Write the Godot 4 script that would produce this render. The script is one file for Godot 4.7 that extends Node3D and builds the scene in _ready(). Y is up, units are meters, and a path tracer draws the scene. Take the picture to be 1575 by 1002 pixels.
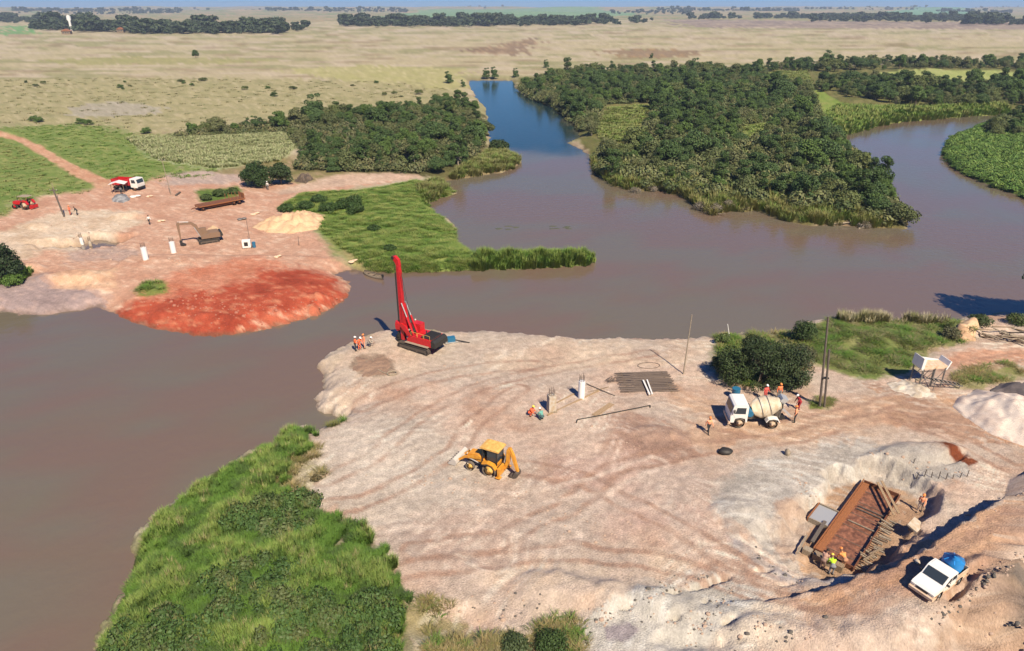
extends Node3D
# A river junction seen from the air: a bridge site with a drilling rig on the near bank, a red earth fill on the far bank, woods and marsh beyond.

const F := 1050.0
const CX := 787.5
const CY := 501.0
const CAM_H := 37.0
const PITCH := 0.43741
const LIT := 0.90

var nz := FastNoiseLite.new()
var rng := RandomNumberGenerator.new()
var taken := {}
var mats := {}
var lands := []
var lake := PackedFloat32Array()
var land := PackedByteArray()
const GX0 := -280.0
const GZ0 := -460.0
const GS := 0.5
const GW := 1240
const GH := 920
const BAND := 9.0
var patches := []
var bumps := []
var pit_floor := PackedVector2Array()
var ramp := PackedVector2Array()

# ---------------------------------------------------------------- basics
func ray(px: float, py: float) -> Vector3:
	var y := -(py - CY) / F
	var c := cos(-PITCH)
	var s := sin(-PITCH)
	return Vector3((px - CX) / F, y * c + s, y * s - c)

func flat(px: float, py: float, h := 1.2) -> Vector3:
	var d := ray(px, py)
	return Vector3(0, CAM_H, 0) + d * ((h - CAM_H) / d.y)

func gpt(px: float, py: float) -> Vector3:
	var h := 1.2
	var p := Vector3.ZERO
	for i in 6:
		p = flat(px, py, h)
		h = lerpf(h, maxf(hgt(p.x, p.z), 0.0), 0.8)
	p.y = hgt(p.x, p.z)
	return p

func wpoly(a: Array, h := 1.2) -> PackedVector2Array:
	var r := PackedVector2Array()
	for i in range(0, a.size(), 2):
		var p := flat(a[i], a[i + 1], h)
		r.append(Vector2(p.x, p.z))
	return r

func bbox(p: PackedVector2Array, grow := 0.0) -> Rect2:
	var r := Rect2(p[0], Vector2.ZERO)
	for q in p:
		r = r.expand(q)
	return r.grow(grow)

func lin(r: float, g: float, b: float) -> Color:
	return Color(r / 255.0, g / 255.0, b / 255.0).srgb_to_linear()

func alb(r: float, g: float, b: float) -> Color:
	var c := lin(r, g, b)
	return Color(c.r / LIT, c.g / LIT, c.b / LIT)

func mat(key: String, r: float, g: float, b: float, rough := 0.8, metal := 0.0, vc := false) -> StandardMaterial3D:
	if mats.has(key):
		return mats[key]
	var m := StandardMaterial3D.new()
	m.resource_name = key
	m.albedo_color = Color(r, g, b).linear_to_srgb()
	m.roughness = rough
	m.metallic = metal
	m.vertex_color_use_as_albedo = vc
	mats[key] = m
	return m

func grain(size: int, freq: float, lo: float, hi: float, sd: int, normal := false, dusty := false) -> NoiseTexture2D:
	var t := NoiseTexture2D.new()
	var n := FastNoiseLite.new()
	n.seed = sd
	n.frequency = freq
	n.fractal_octaves = 5
	n.fractal_gain = 0.6
	t.width = size
	t.height = size
	t.seamless = true
	t.noise = n
	t.as_normal_map = normal
	if not normal:
		var g := Gradient.new()
		g.offsets = PackedFloat32Array([0.0, 1.0])
		g.colors = PackedColorArray([Color(lo, lo * 0.88, lo * 0.74) if dusty else Color(lo, lo, lo), Color(hi, hi, hi)])
		t.color_ramp = g
	return t

func worn(key: String, tex: Texture2D, sc: float) -> StandardMaterial3D:
	var m: StandardMaterial3D = mats[key]
	m.albedo_texture = tex
	m.uv1_triplanar = true
	m.uv1_scale = Vector3(sc, sc, sc)
	return m

func numbered(n: String) -> String:
	if not taken.has(n):
		taken[n] = 0
		return n
	taken[n] += 1
	return "%s_%03d" % [n, taken[n]]

func tag(o: Node3D, label: String, category: String, group := "", kind := "") -> Node3D:
	if label:
		o.set_meta("label", label)
	if category:
		o.set_meta("category", category)
	if group:
		o.set_meta("group", group)
	if kind:
		o.set_meta("kind", kind)
	return o

func thing(n: String, label: String, category: String, at: Vector3, yaw := 0.0, group := "") -> Node3D:
	var o := Node3D.new()
	o.name = numbered(n)
	add_child(o)
	o.position = at
	o.rotation.y = yaw
	tag(o, label, category, group, "thing")
	return o

func yawto(a: Vector3, b: Vector3) -> float:
	return atan2(-(b.z - a.z), b.x - a.x)

func yawdir(dx: float, dz: float) -> float:
	return atan2(-dz, dx)

func copy(o: Node3D, at: Vector3, yaw: float, label := "") -> Node3D:
	var c: Node3D = o.duplicate()
	var base := String(o.name)
	if base.right(3).is_valid_int():
		base = base.left(base.length() - 4)
	c.name = numbered(base)
	add_child(c)
	c.position = at
	c.rotation.y = yaw
	if label:
		c.set_meta("label", label)
	return c

# ---------------------------------------------------------------- mesh builder
class MB:
	var v := PackedVector3Array()
	var n := PackedVector3Array()
	var c := PackedColorArray()
	var ix := PackedInt32Array()
	var col := Color(1, 1, 1)
	func vert(p: Vector3, nn: Vector3) -> int:
		v.append(p)
		n.append(nn)
		c.append(col)
		return v.size() - 1
	func face(a: int, b: int, d: int) -> void:
		var g := (v[b] - v[a]).cross(v[d] - v[a])
		if g.dot(n[a] + n[b] + n[d]) > 0.0:
			ix.append_array(PackedInt32Array([a, d, b]))
		else:
			ix.append_array(PackedInt32Array([a, b, d]))
	func quad(a: Vector3, b: Vector3, d: Vector3, e: Vector3, nn: Vector3) -> void:
		var i := vert(a, nn)
		vert(b, nn)
		vert(d, nn)
		vert(e, nn)
		face(i, i + 1, i + 2)
		face(i, i + 2, i + 3)
	func box(ce: Vector3, s: Vector3, bs := Basis()) -> MB:
		var h := s * 0.5
		for ax in 3:
			for sg in [-1.0, 1.0]:
				var nn := Vector3.ZERO
				nn[ax] = sg
				var u := Vector3.ZERO
				u[(ax + 1) % 3] = h[(ax + 1) % 3]
				var w := Vector3.ZERO
				w[(ax + 2) % 3] = h[(ax + 2) % 3]
				var o: Vector3 = nn * h[ax]
				quad(ce + bs * (o - u - w), ce + bs * (o + u - w), ce + bs * (o + u + w), ce + bs * (o - u + w), bs * nn)
		return self
	# a side outline in x and y, pushed from z0 to z1; inset draws the far edge in a little
	func prism(p: Array, z0: float, z1: float, t := Transform3D()) -> MB:
		var q := PackedVector2Array()
		for i in range(0, p.size(), 2):
			q.append(Vector2(p[i], p[i + 1]))
		var tri := Geometry2D.triangulate_polygon(q)
		for s in [[z0, -1.0], [z1, 1.0]]:
			var nn: Vector3 = t.basis * Vector3(0, 0, signf(z1 - z0) * s[1])
			var st := v.size()
			for k in q:
				vert(t * Vector3(k.x, k.y, s[0]), nn)
			for i in range(0, tri.size(), 3):
				face(st + tri[i], st + tri[i + 1], st + tri[i + 2])
		var turn := 1.0 if not Geometry2D.is_polygon_clockwise(q) else -1.0
		for i in q.size():
			var a := q[i]
			var b := q[(i + 1) % q.size()]
			var e := (b - a).normalized() * turn
			quad(t * Vector3(a.x, a.y, z0), t * Vector3(b.x, b.y, z0), t * Vector3(b.x, b.y, z1), t * Vector3(a.x, a.y, z1), t.basis * Vector3(e.y, -e.x, 0))
		return self
	func tube(a: Vector3, b: Vector3, ra: float, rb: float, k := 10, caps := true) -> MB:
		var d := (b - a).normalized()
		var u := d.cross(Vector3(0.31, 0.82, 0.47)).normalized()
		var w := d.cross(u)
		var st := v.size()
		for i in k:
			var g := TAU * i / k
			var r := u * cos(g) + w * sin(g)
			vert(a + r * ra, r)
			vert(b + r * rb, r)
		for i in k:
			var j := (i + 1) % k
			face(st + i * 2, st + j * 2, st + j * 2 + 1)
			face(st + i * 2, st + j * 2 + 1, st + i * 2 + 1)
		if caps:
			for e in [[a, ra, -d, 0], [b, rb, d, 1]]:
				if e[1] > 0.001:
					var o := vert(e[0], e[2])
					for i in k:
						vert(v[st + i * 2 + e[3]], e[2])
					for i in k:
						face(o, o + 1 + i, o + 1 + (i + 1) % k)
		return self
	func path(pts: Array, r0: float, r1: float, k := 8) -> MB:
		for i in pts.size() - 1:
			var t0 := float(i) / (pts.size() - 1)
			var t1 := float(i + 1) / (pts.size() - 1)
			tube(pts[i], pts[i + 1], lerpf(r0, r1, t0), lerpf(r0, r1, t1), k, true)
		return self
	# turned about an axis from a along dir: pairs of (distance along, radius)
	func lathe(a: Vector3, dir: Vector3, prof: Array, k := 18) -> MB:
		for i in range(0, prof.size() - 2, 2):
			tube(a + dir * prof[i], a + dir * prof[i + 2], prof[i + 1], prof[i + 3], k, i == 0 or i == prof.size() - 4)
		return self
	func ball(ce: Vector3, r: Vector3, nu := 12, nv := 8, bs := Basis(), v0 := 0.0, v1 := 1.0) -> MB:
		var st := v.size()
		for j in nv + 1:
			var th := PI * lerpf(v0, v1, float(j) / nv)
			for i in nu:
				var ph := TAU * i / nu
				var d := Vector3(sin(th) * cos(ph), cos(th), sin(th) * sin(ph))
				vert(ce + bs * (d * r), (bs * (d / r)).normalized())
		for j in nv:
			for i in nu:
				var a := st + j * nu + i
				var b := st + j * nu + (i + 1) % nu
				face(a, b, b + nu)
				face(a, b + nu, a + nu)
		return self
	func blade(a: Vector3, b: Vector3, e: Vector3, side: Vector3, wd: float, nn: Vector3) -> void:
		var i := vert(a - side * wd, nn)
		vert(a + side * wd, nn)
		vert(b - side * wd * 0.8, nn)
		vert(b + side * wd * 0.8, nn)
		vert(e, nn)
		face(i, i + 1, i + 3)
		face(i, i + 3, i + 2)
		face(i + 2, i + 3, i + 4)
	func mesh() -> ArrayMesh:
		var a := []
		a.resize(Mesh.ARRAY_MAX)
		a[Mesh.ARRAY_VERTEX] = v
		a[Mesh.ARRAY_NORMAL] = n
		a[Mesh.ARRAY_COLOR] = c
		a[Mesh.ARRAY_INDEX] = ix
		var m := ArrayMesh.new()
		m.add_surface_from_arrays(Mesh.PRIMITIVE_TRIANGLES, a)
		return m

func put(n: String, b: MB, m: Material, parent: Node3D) -> MeshInstance3D:
	return putm(n, b.mesh(), m, parent)

func putm(n: String, me: Mesh, m: Material, parent: Node3D) -> MeshInstance3D:
	var o := MeshInstance3D.new()
	o.name = n
	o.mesh = me
	o.material_override = m
	parent.add_child(o, true)
	return o

func single(n: String, b: MB, m: Material, label: String, category: String, group := "", kind := "") -> MeshInstance3D:
	var o := MeshInstance3D.new()
	o.name = numbered(n)
	o.mesh = b.mesh()
	o.material_override = m
	add_child(o)
	tag(o, label, category, group, kind)
	return o

# ---------------------------------------------------------------- the land
func make_shores() -> void:
	lands = [
		wpoly([135, 1030, 160, 960, 200, 900, 215, 880, 197, 850, 215, 820, 250, 787, 300, 748, 350, 718, 400, 693, 430, 682, 440, 664, 470, 656, 478, 668, 505, 658, 530, 646, 515, 642, 494, 633, 484, 617, 500, 600, 498, 583, 488, 565, 496, 554, 520, 541, 545, 529, 562, 520, 600, 513, 640, 508, 680, 515, 760, 515, 840, 522, 900, 527, 960, 525, 1020, 527, 1100, 522, 1140, 517, 1200, 517, 1240, 497, 1300, 493, 1380, 498, 1450, 500, 1490, 492, 1530, 485, 1569, 490, 1650, 488, 1900, 470, 2400, 470, 2400, 1600, 135, 1600], 0.0),
		wpoly([-1400, 520, -400, 500, -100, 490, 0, 480, 60, 486, 130, 476, 150, 471, 180, 485, 210, 497, 250, 509, 300, 516, 350, 517, 390, 510, 440, 499, 490, 484, 525, 464, 541, 447, 537, 434, 515, 422, 540, 415, 560, 418, 600, 420, 700, 418, 760, 415, 850, 412, 905, 409, 920, 399, 905, 394, 860, 396, 790, 398, 740, 396, 720, 386, 700, 374, 703, 352, 690, 337, 665, 327, 655, 312, 690, 302, 705, 295, 690, 290, 680, 280, 700, 277, 740, 270, 780, 264, 800, 252, 803, 245, 790, 237, 775, 232, 752, 230, 752, 215, 750, 190, 746, 165, 732, 150, 724, 135, 722, 124, 790, 124, 792, 135, 802, 145, 822, 155, 852, 166, 872, 182, 888, 197, 893, 212, 872, 220, 890, 227, 905, 237, 912, 245, 915, 264, 940, 285, 975, 295, 1010, 293, 1050, 303, 1075, 321, 1095, 332, 1130, 325, 1165, 325, 1200, 338, 1240, 347, 1300, 347, 1350, 351, 1395, 352, 1398, 325, 1372, 298, 1345, 275, 1315, 245, 1292, 222, 1285, 212, 1330, 200, 1370, 190, 1420, 185, 1480, 180, 1530, 177, 1640, 168, 2300, 150, 9000, 100, 9000, 12, -9000, 12, -9000, 100, -9000, 520], 0.0),
		wpoly([1640, 172, 1545, 184, 1500, 197, 1462, 213, 1451, 227, 1452, 243, 1472, 263, 1512, 281, 1575, 304, 1700, 350, 2200, 380, 2300, 158], 0.0),
	]
	lake.resize(GW * GH)
	lake.fill(BAND)
	for p in lands:
		for i in p.size():
			var a: Vector2 = p[i]
			var b: Vector2 = p[(i + 1) % p.size()]
			var r := Rect2(a, Vector2.ZERO).expand(b).grow(BAND).intersection(Rect2(GX0, GZ0, GW * GS, GH * GS))
			if not r.has_area():
				continue
			var ab := b - a
			var l2 := maxf(ab.length_squared(), 1e-6)
			for gz in range(int((r.position.y - GZ0) / GS), mini(GH, int((r.end.y - GZ0) / GS) + 1)):
				for gx in range(int((r.position.x - GX0) / GS), mini(GW, int((r.end.x - GX0) / GS) + 1)):
					var q := Vector2(GX0 + gx * GS, GZ0 + gz * GS)
					var t := clampf((q - a).dot(ab) / l2, 0.0, 1.0)
					var d := q.distance_to(a + ab * t)
					var k := gz * GW + gx
					if d < lake[k]:
						lake[k] = d
	land.resize(GW * GH)
	land.fill(0)
	for gz in GH:
		var z := GZ0 + gz * GS + 0.0137
		for p in lands:
			var xs := PackedFloat32Array()
			for i in p.size():
				var a: Vector2 = p[i]
				var b: Vector2 = p[(i + 1) % p.size()]
				if (a.y > z) != (b.y > z):
					xs.append(a.x + (b.x - a.x) * (z - a.y) / (b.y - a.y))
			xs.sort()
			for j in range(0, xs.size() - 1, 2):
				for gx in range(maxi(0, ceili((xs[j] - GX0) / GS)), mini(GW, floori((xs[j + 1] - GX0) / GS) + 1)):
					land[gz * GW + gx] = 1
	for k in lake.size():
		if land[k] == 0:
			lake[k] = -lake[k]

# distance to the water's edge, positive on land
func shore(x: float, z: float) -> float:
	var fx := (x - GX0) / GS
	var fz := (z - GZ0) / GS
	if fx < 1 or fz < 1 or fx > GW - 2 or fz > GH - 2:
		return BAND
	var ix := int(fx)
	var iz := int(fz)
	var k := iz * GW + ix
	return lerpf(lerpf(lake[k], lake[k + 1], fx - ix), lerpf(lake[k + GW], lake[k + GW + 1], fx - ix), fz - iz)

func near_bank(x: float, z: float) -> bool:
	return z > -66.0 or (x > -27.0 and z > -87.0) or (x > 0.0 and z > -93.0)

func seg_near(q: Vector2, line: PackedVector2Array) -> Vector2:
	var best := Vector2(1e9, 0)
	for i in line.size() - 1:
		var a := line[i]
		var ab := line[i + 1] - a
		var t := clampf((q - a).dot(ab) / ab.length_squared(), 0.0, 1.0)
		var off := q - (a + ab * t)
		var d := off.length()
		if d < absf(best.x):
			best = Vector2(d * (1.0 if ab.cross(off) > 0 else -1.0), i + t)
	return best

func hgt(x: float, z: float) -> float:
	var d := shore(x, z)
	var far := maxf(-z, absf(x) * 0.8)
	var near := near_bank(x, z)
	var q := Vector2(x, z)
	if d < BAND - 1.0 and d > -2.0:
		d += nz.get_noise_2d(x * 30.0, z * 30.0) * (0.5 if far < 130.0 else 1.2) + (nz.get_noise_2d(x * 75.0, z * 75.0) * 0.5 if far < 110.0 else 0.0)
	if d <= 0.0:
		return maxf(-1.6, d * 0.45)
	var h: float
	if near:
		h = 1.5 * (1.0 - exp(-d / 1.1))
	elif x > -60.0 and x < -19.0 and z > -102.0:
		h = 1.7 * (1.0 - exp(-d / 3.2))
	elif far < 460.0:
		h = 1.2 * (1.0 - exp(-d / 2.0))
	else:
		h = 1.2
	if far > 1500.0:
		var up := smoothstep(1500.0, 6500.0, far)
		h += up * (16.0 + 34.0 * nz.get_noise_2d(x * 0.055, z * 0.11 + 900.0))
		return h
	var rise := minf(d / 3.0, 1.0)
	if far < 190.0:
		h += rise * (nz.get_noise_2d(x * 6.0, z * 6.0) * 0.24 + nz.get_noise_2d(x * 34.0, z * 34.0) * 0.045)
		if far < 75.0:
			h += rise * (nz.get_noise_2d(x * 110.0 + 77.0, z * 110.0) * 0.055 + 0.05 * (0.25 - absf(nz.get_noise_2d(x * 26.0 + z * 12.0, z * 40.0 + 300.0))))
	else:
		h += rise * nz.get_noise_2d(x * 4.0, z * 4.0) * 0.6
	for b in bumps:
		var bb: Rect2 = b[0]
		if bb.has_point(q):
			var o: Vector2 = (q - b[1]).rotated(-b[3])
			var r: float = Vector2(o.x / b[2].x, o.y / b[2].y).length()
			r += nz.get_noise_2d(x * 22.0 + 40.0, z * 22.0) * b[5]
			if r < 1.0:
				h += b[4] * (1.0 - smoothstep(b[6], 1.0, r))
	if near and x > 8.0 and z > -60.0:
		var rp := seg_near(q, ramp)
		var w := absf(rp.x) + nz.get_noise_2d(x * 60.0, z * 60.0) * 0.35
		if w < 5.0:
			var top := clampf(rp.y / 1.6, 0.0, 1.0) * 1.6
			var k := 1.0 - smoothstep(1.75, 2.3 if rp.x < 0 else 4.2, w)
			h += top * k
			if w < 1.7 and absf(w - 0.85) < 0.3:
				h -= 0.05 * k
		var s := edge_of(q)
		var wide := 0.9 + 4.2 * smoothstep(0.0, 6.0, 24.0 - x)
		s += nz.get_noise_2d(x * 28.0, z * 28.0) * 0.8 + nz.get_noise_2d(x * 95.0, z * 95.0) * 0.35
		if s < wide:
			var dep := 1.0 - smoothstep(0.0, wide, s)
			h = lerpf(h, 0.25 + nz.get_noise_2d(x * 50.0, z * 50.0) * 0.08, dep)
	return h

func edge_of(q: Vector2) -> float:
	var best := 1e9
	for i in pit_floor.size():
		best = minf(best, Geometry2D.get_closest_point_to_segment(q, pit_floor[i], pit_floor[(i + 1) % pit_floor.size()]).distance_to(q))
	return -best if Geometry2D.is_point_in_polygon(q, pit_floor) else best

# a rise or hollow of the ground: centre in the photograph, half sizes in metres, turn, height, raggedness, flat share
func bump(px: float, py: float, rx: float, rz: float, turn: float, up: float, rag := 0.3, core := 0.1) -> void:
	var p := flat(px, py, 1.5)
	var m := maxf(rx, rz) * 1.3
	bumps.append([Rect2(p.x - m, p.z - m, 2 * m, 2 * m), Vector2(p.x, p.z), Vector2(rx, rz), turn, up, rag, core])

func patch(px: Array, a: Color, b: Color, c: Color, warp := 1.0, amount := 1.0) -> void:
	var p := wpoly(px)
	patches.append([p, bbox(p, warp), a, b, c, warp, amount])

func make_ground_lists() -> void:
	# excavation, ramp and spoil
	pit_floor = wpoly([1292, 742, 1345, 735, 1400, 752, 1432, 775, 1405, 815, 1352, 880, 1300, 892, 1246, 872, 1234, 850, 1246, 800], 0.3)
	ramp = wpoly([1090, 955, 1290, 945, 1400, 918, 1475, 873, 1575, 800, 1720, 700], 2.4)
	for q in [[1462, 938, 1.5, 0.3], [1492, 912, 1.6, 0.35], [1530, 882, 1.8, 0.4], [1562, 858, 1.5, 0.35]]:
		bump(q[0], q[1], q[2], q[3] + 0.15, -0.55, -0.75, 0.5, 0.2)
	for q in [[1035, 912, 1.0], [1075, 902, 1.3], [1110, 890, 0.9], [965, 935, 0.9], [1085, 925, 0.5], [1120, 958, 0.8], [1040, 950, 0.6], [1180, 875, 1.2], [1215, 895, 1.2]]:
		bump(q[0], q[1], q[2], 0.28, -0.3, -0.5, 0.6, 0.1)
	for q in [[190, 492], [230, 504], [275, 511], [325, 514], [370, 511], [415, 503], [460, 492], [500, 476], [528, 456], [240, 478], [300, 485], [360, 486], [420, 474], [480, 452]]:
		bump(q[0], q[1], 1.9, 1.6, 0.0, 0.3, 0.7, 0.1)
	bump(1400, 700, 6.5, 1.8, -0.18, 0.55, 0.3, 0.3)
	bump(1555, 950, 3.4, 4.2, 0.2, 1.5, 0.45, 0.2)
	bump(1230, 985, 5.0, 1.8, 0.2, 0.55, 0.5)
	bump(1030, 930, 5.5, 1.6, 0.25, 0.5, 0.5)
	bump(860, 905, 7.0, 2.4, 0.2, 0.6, 0.45)
	bump(700, 960, 3.4, 2.2, 0.1, -0.5, 0.4)
	bump(1060, 985, 2.6, 1.2, 0.0, -0.5, 0.6)
	bump(820, 1005, 3.0, 1.3, 0.0, -0.7, 0.4)
	bump(1468, 704, 1.9, 0.55, -0.5, -0.45, 0.2, 0.5)
	bump(1160, 800, 4.5, 2.6, 0.3, 0.35, 0.6)
	bump(1000, 668, 4.0, 1.5, 0.1, 0.3, 0.7)
	bump(510, 622, 1.7, 1.6, 0.0, 0.35, 0.3)
	bump(620, 600, 7.0, 4.0, 0.0, 0.3, 0.3)
	bump(1525, 508, 4.0, 2.5, 0.0, 0.9, 0.4)
	bump(1480, 512, 2.2, 1.6, 0.0, 1.1, 0.3, 0.4)
	bump(1340, 520, 9.0, 5.0, 0.0, 0.5, 0.4)
	# far bank diggings
	bump(150, 366, 7.0, 5.0, 0.2, -1.4, 0.5, 0.3)
	bump(80, 372, 6.0, 3.0, 0.0, -0.9, 0.6, 0.2)
	bump(195, 330, 6.0, 2.5, 0.0, 0.8, 0.5)
	bump(60, 345, 5.0, 2.0, 0.3, 0.6, 0.6)
	bump(110, 425, 7.0, 3.0, 0.0, 0.8, 0.3, 0.4)
	bump(40, 410, 4.0, 3.0, 0.0, 0.9, 0.5)
	bump(250, 400, 8.0, 4.0, 0.0, 0.35, 0.5)
	# what the ground is made of, outlines in the photograph's pixels
	var dry := alb(205, 190, 158)
	patch([-9000, 13, 9000, 13, 9000, 33, 1300, 33, 1000, 31, 700, 30, 500, 34, 200, 33, -9000, 33], alb(180, 166, 128), alb(140, 152, 100), alb(190, 162, 130), 60.0)
	patch([0, 40, 52, 40, 52, 52, 0, 54], alb(125, 172, 112), alb(140, 175, 110), alb(120, 160, 110), 30.0)
	patch([540, 31, 660, 19, 900, 17, 980, 23, 920, 30, 700, 33], alb(136, 172, 120), alb(128, 165, 118), alb(150, 175, 125), 40.0)
	patch([1320, 25, 1420, 17, 1480, 16, 1500, 22, 1560, 24, 1400, 27], alb(130, 178, 140), alb(120, 165, 130), alb(150, 180, 140), 40.0)
	patch([1020, 30, 1300, 33, 1569, 35, 1700, 36, 1700, 46, 1300, 44, 1060, 42], alb(172, 156, 140), alb(150, 135, 125), alb(190, 172, 152), 40.0)
	patch([705, 78, 770, 70, 815, 58, 832, 66, 800, 74, 815, 84, 745, 84], alb(150, 126, 104), alb(130, 108, 92), alb(185, 160, 130), 14.0, 0.85)
	patch([920, 78, 1000, 75, 1075, 78, 1060, 88, 990, 90, 955, 86], alb(155, 132, 106), alb(175, 145, 105), alb(140, 118, 100), 14.0, 0.85)
	patch([60, 92, 200, 87, 440, 92, 330, 99, 100, 99], alb(170, 168, 112), alb(180, 172, 120), alb(158, 160, 100), 9.0, 0.8)
	patch([430, 108, 560, 100, 715, 106, 720, 140, 640, 138, 540, 125], alb(190, 185, 130), alb(180, 178, 118), alb(205, 195, 150), 9.0, 0.9)
	patch([-500, 122, 0, 122, 200, 118, 600, 125, 722, 142, 690, 160, 600, 168, 400, 185, 250, 205, 0, 196, -500, 220], alb(182, 174, 130), alb(158, 156, 110), alb(200, 188, 152), 12.0, 0.9)
	patch([95, 168, 180, 156, 255, 166, 225, 177, 110, 180], alb(188, 180, 165), alb(176, 170, 152), alb(200, 192, 178), 4.0, 0.8)
	patch([-500, 220, 0, 197, 120, 190, 240, 210, 330, 262, 330, 277, 180, 286, 140, 302, 60, 302, 0, 338, -500, 420], alb(138, 156, 86), alb(116, 142, 70), alb(172, 172, 108), 8.0)
	patch([190, 216, 260, 209, 440, 207, 458, 225, 430, 252, 330, 262, 240, 246], alb(186, 194, 148), alb(172, 184, 135), alb(196, 200, 160), 2.0)
	patch([330, 285, 480, 285, 530, 266, 640, 266, 700, 275, 745, 265, 805, 245, 760, 225, 700, 240, 640, 262, 500, 262, 440, 240, 330, 262], alb(165, 150, 110), alb(140, 135, 85), alb(185, 160, 130), 2.0)
	# bare ground of the far bank
	patch([-400, 350, 0, 336, 60, 302, 145, 292, 150, 276, 180, 276, 200, 292, 255, 268, 300, 264, 370, 270, 480, 286, 530, 268, 640, 266, 645, 273, 560, 286, 500, 300, 440, 316, 500, 330, 480, 356, 520, 395, 560, 421, 541, 447, 400, 520, 180, 500, 0, 500, -400, 520], alb(222, 178, 152), alb(208, 160, 134), alb(236, 204, 180), 1.5)
	patch([255, 268, 300, 262, 375, 270, 370, 280, 300, 284, 250, 285], alb(196, 178, 168), alb(205, 184, 172), alb(220, 196, 178), 2.0, 0.9)
	patch([520, 268, 640, 264, 645, 272, 560, 284, 480, 292, 430, 300, 420, 294], alb(226, 196, 172), alb(205, 180, 160), alb(236, 210, 188), 1.0, 0.9)
	patch([-60, 375, 60, 335, 110, 322, 215, 324, 218, 345, 150, 372, 120, 385, 60, 386, 30, 402, -60, 400], alb(236, 214, 188), alb(214, 188, 160), alb(243, 226, 205), 1.6, 0.95)
	patch([100, 385, 180, 378, 215, 390, 190, 402, 110, 405], alb(192, 172, 162), alb(205, 176, 162), alb(215, 190, 176), 1.6, 0.8)
	patch([-200, 440, 0, 436, 60, 424, 85, 440, 150, 448, 160, 470, 60, 488, 0, 484, -200, 490], alb(182, 162, 158), alb(170, 150, 146), alb(205, 178, 168), 1.4)
	patch([82, 420, 180, 418, 176, 444, 88, 442], alb(236, 196, 162), alb(226, 180, 148), alb(240, 210, 180), 1.0, 0.9)
	patch([190, 466, 240, 440, 300, 414, 400, 398, 450, 410, 410, 425, 365, 445, 320, 458, 255, 466], alb(222, 152, 122), alb(208, 132, 102), alb(232, 172, 142), 2.2)
	patch([150, 474, 200, 464, 262, 458, 325, 452, 368, 438, 405, 420, 470, 413, 520, 424, 545, 440, 535, 465, 490, 488, 400, 516, 340, 522, 250, 514, 180, 490], alb(196, 88, 62), alb(164, 66, 46), alb(218, 140, 106), 2.2, 0.95)
	patch([355, 508, 380, 488, 430, 478, 470, 470, 520, 452, 535, 452, 500, 480, 440, 500, 390, 512], alb(214, 128, 98), alb(196, 96, 70), alb(240, 206, 178), 1.3, 0.8)
	patch([212, 440, 255, 438, 258, 455, 214, 456], alb(120, 150, 70), alb(150, 150, 80), alb(100, 130, 60), 1.0, 0.9)
	patch([300, 292, 368, 286, 372, 308, 310, 312], alb(110, 135, 62), alb(140, 150, 85), alb(95, 120, 55), 1.0)
	# grass of the far bank's point
	patch([425, 322, 470, 298, 560, 294, 640, 278, 700, 290, 664, 308, 662, 325, 700, 350, 706, 374, 735, 392, 925, 390, 925, 402, 850, 413, 700, 416, 560, 413, 520, 385, 490, 357, 500, 332], alb(128, 158, 76), alb(158, 165, 96), alb(98, 138, 56), 1.2)
	patch([520, 385, 560, 380, 600, 405, 560, 414], alb(182, 165, 120), alb(160, 155, 100), alb(205, 175, 145), 1.0, 0.8)
	# dirt road
	patch([-200, 205, 0, 203, 35, 211, 72, 230, 112, 254, 160, 274, 182, 287, 150, 290, 140, 283, 100, 263, 62, 238, 25, 216, 0, 209, -200, 212], alb(222, 174, 142), alb(205, 150, 118), alb(232, 192, 160), 0.5)
	# under the woods
	patch([250, 218, 330, 208, 420, 195, 500, 180, 600, 170, 700, 160, 745, 175, 750, 228, 735, 245, 690, 272, 640, 270, 560, 264, 455, 266, 470, 235, 440, 209], alb(98, 96, 62), alb(120, 115, 76), alb(80, 85, 50), 2.0)
	patch([790, 122, 860, 112, 1100, 104, 1600, 96, 1600, 170, 1400, 188, 1285, 212, 1345, 278, 1400, 330, 1395, 354, 1250, 350, 1150, 328, 1090, 335, 1000, 298, 915, 270, 890, 215, 840, 165], alb(122, 120, 72), alb(146, 140, 92), alb(95, 108, 58), 2.0)
	patch([920, 200, 938, 168, 1000, 164, 985, 185, 968, 215, 930, 218], alb(166, 180, 98), alb(176, 165, 118), alb(150, 172, 86), 2.0)
	patch([1130, 200, 1185, 192, 1180, 216, 1138, 224], alb(140, 162, 84), alb(155, 170, 95), alb(120, 148, 70), 2.0)
	patch([1175, 118, 1235, 110, 1245, 128, 1190, 134], alb(140, 122, 98), alb(125, 112, 88), alb(155, 135, 108), 3.0)
	patch([1345, 114, 1420, 106, 1640, 112, 1640, 126, 1430, 127], alb(176, 186, 112), alb(186, 190, 125), alb(160, 175, 98), 4.0)
	patch([1235, 132, 1270, 140, 1290, 160, 1400, 175, 1540, 165, 1540, 180, 1400, 190, 1285, 213, 1262, 185], alb(146, 166, 82), alb(166, 168, 100), alb(125, 150, 68), 2.0)
	patch([1440, 230, 1462, 208, 1545, 180, 1700, 180, 1700, 360, 1575, 310, 1470, 268], alb(92, 128, 52), alb(115, 145, 66), alb(76, 112, 44), 1.5)
	patch([868, 216, 888, 214, 912, 236, 915, 262, 900, 250, 880, 232], alb(206, 184, 158), alb(180, 160, 130), alb(215, 195, 170), 0.6, 0.9)
	patch([1240, 352, 1250, 338, 1340, 334, 1360, 352], alb(190, 165, 140), alb(160, 135, 112), alb(210, 190, 170), 0.8, 0.8)
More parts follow.
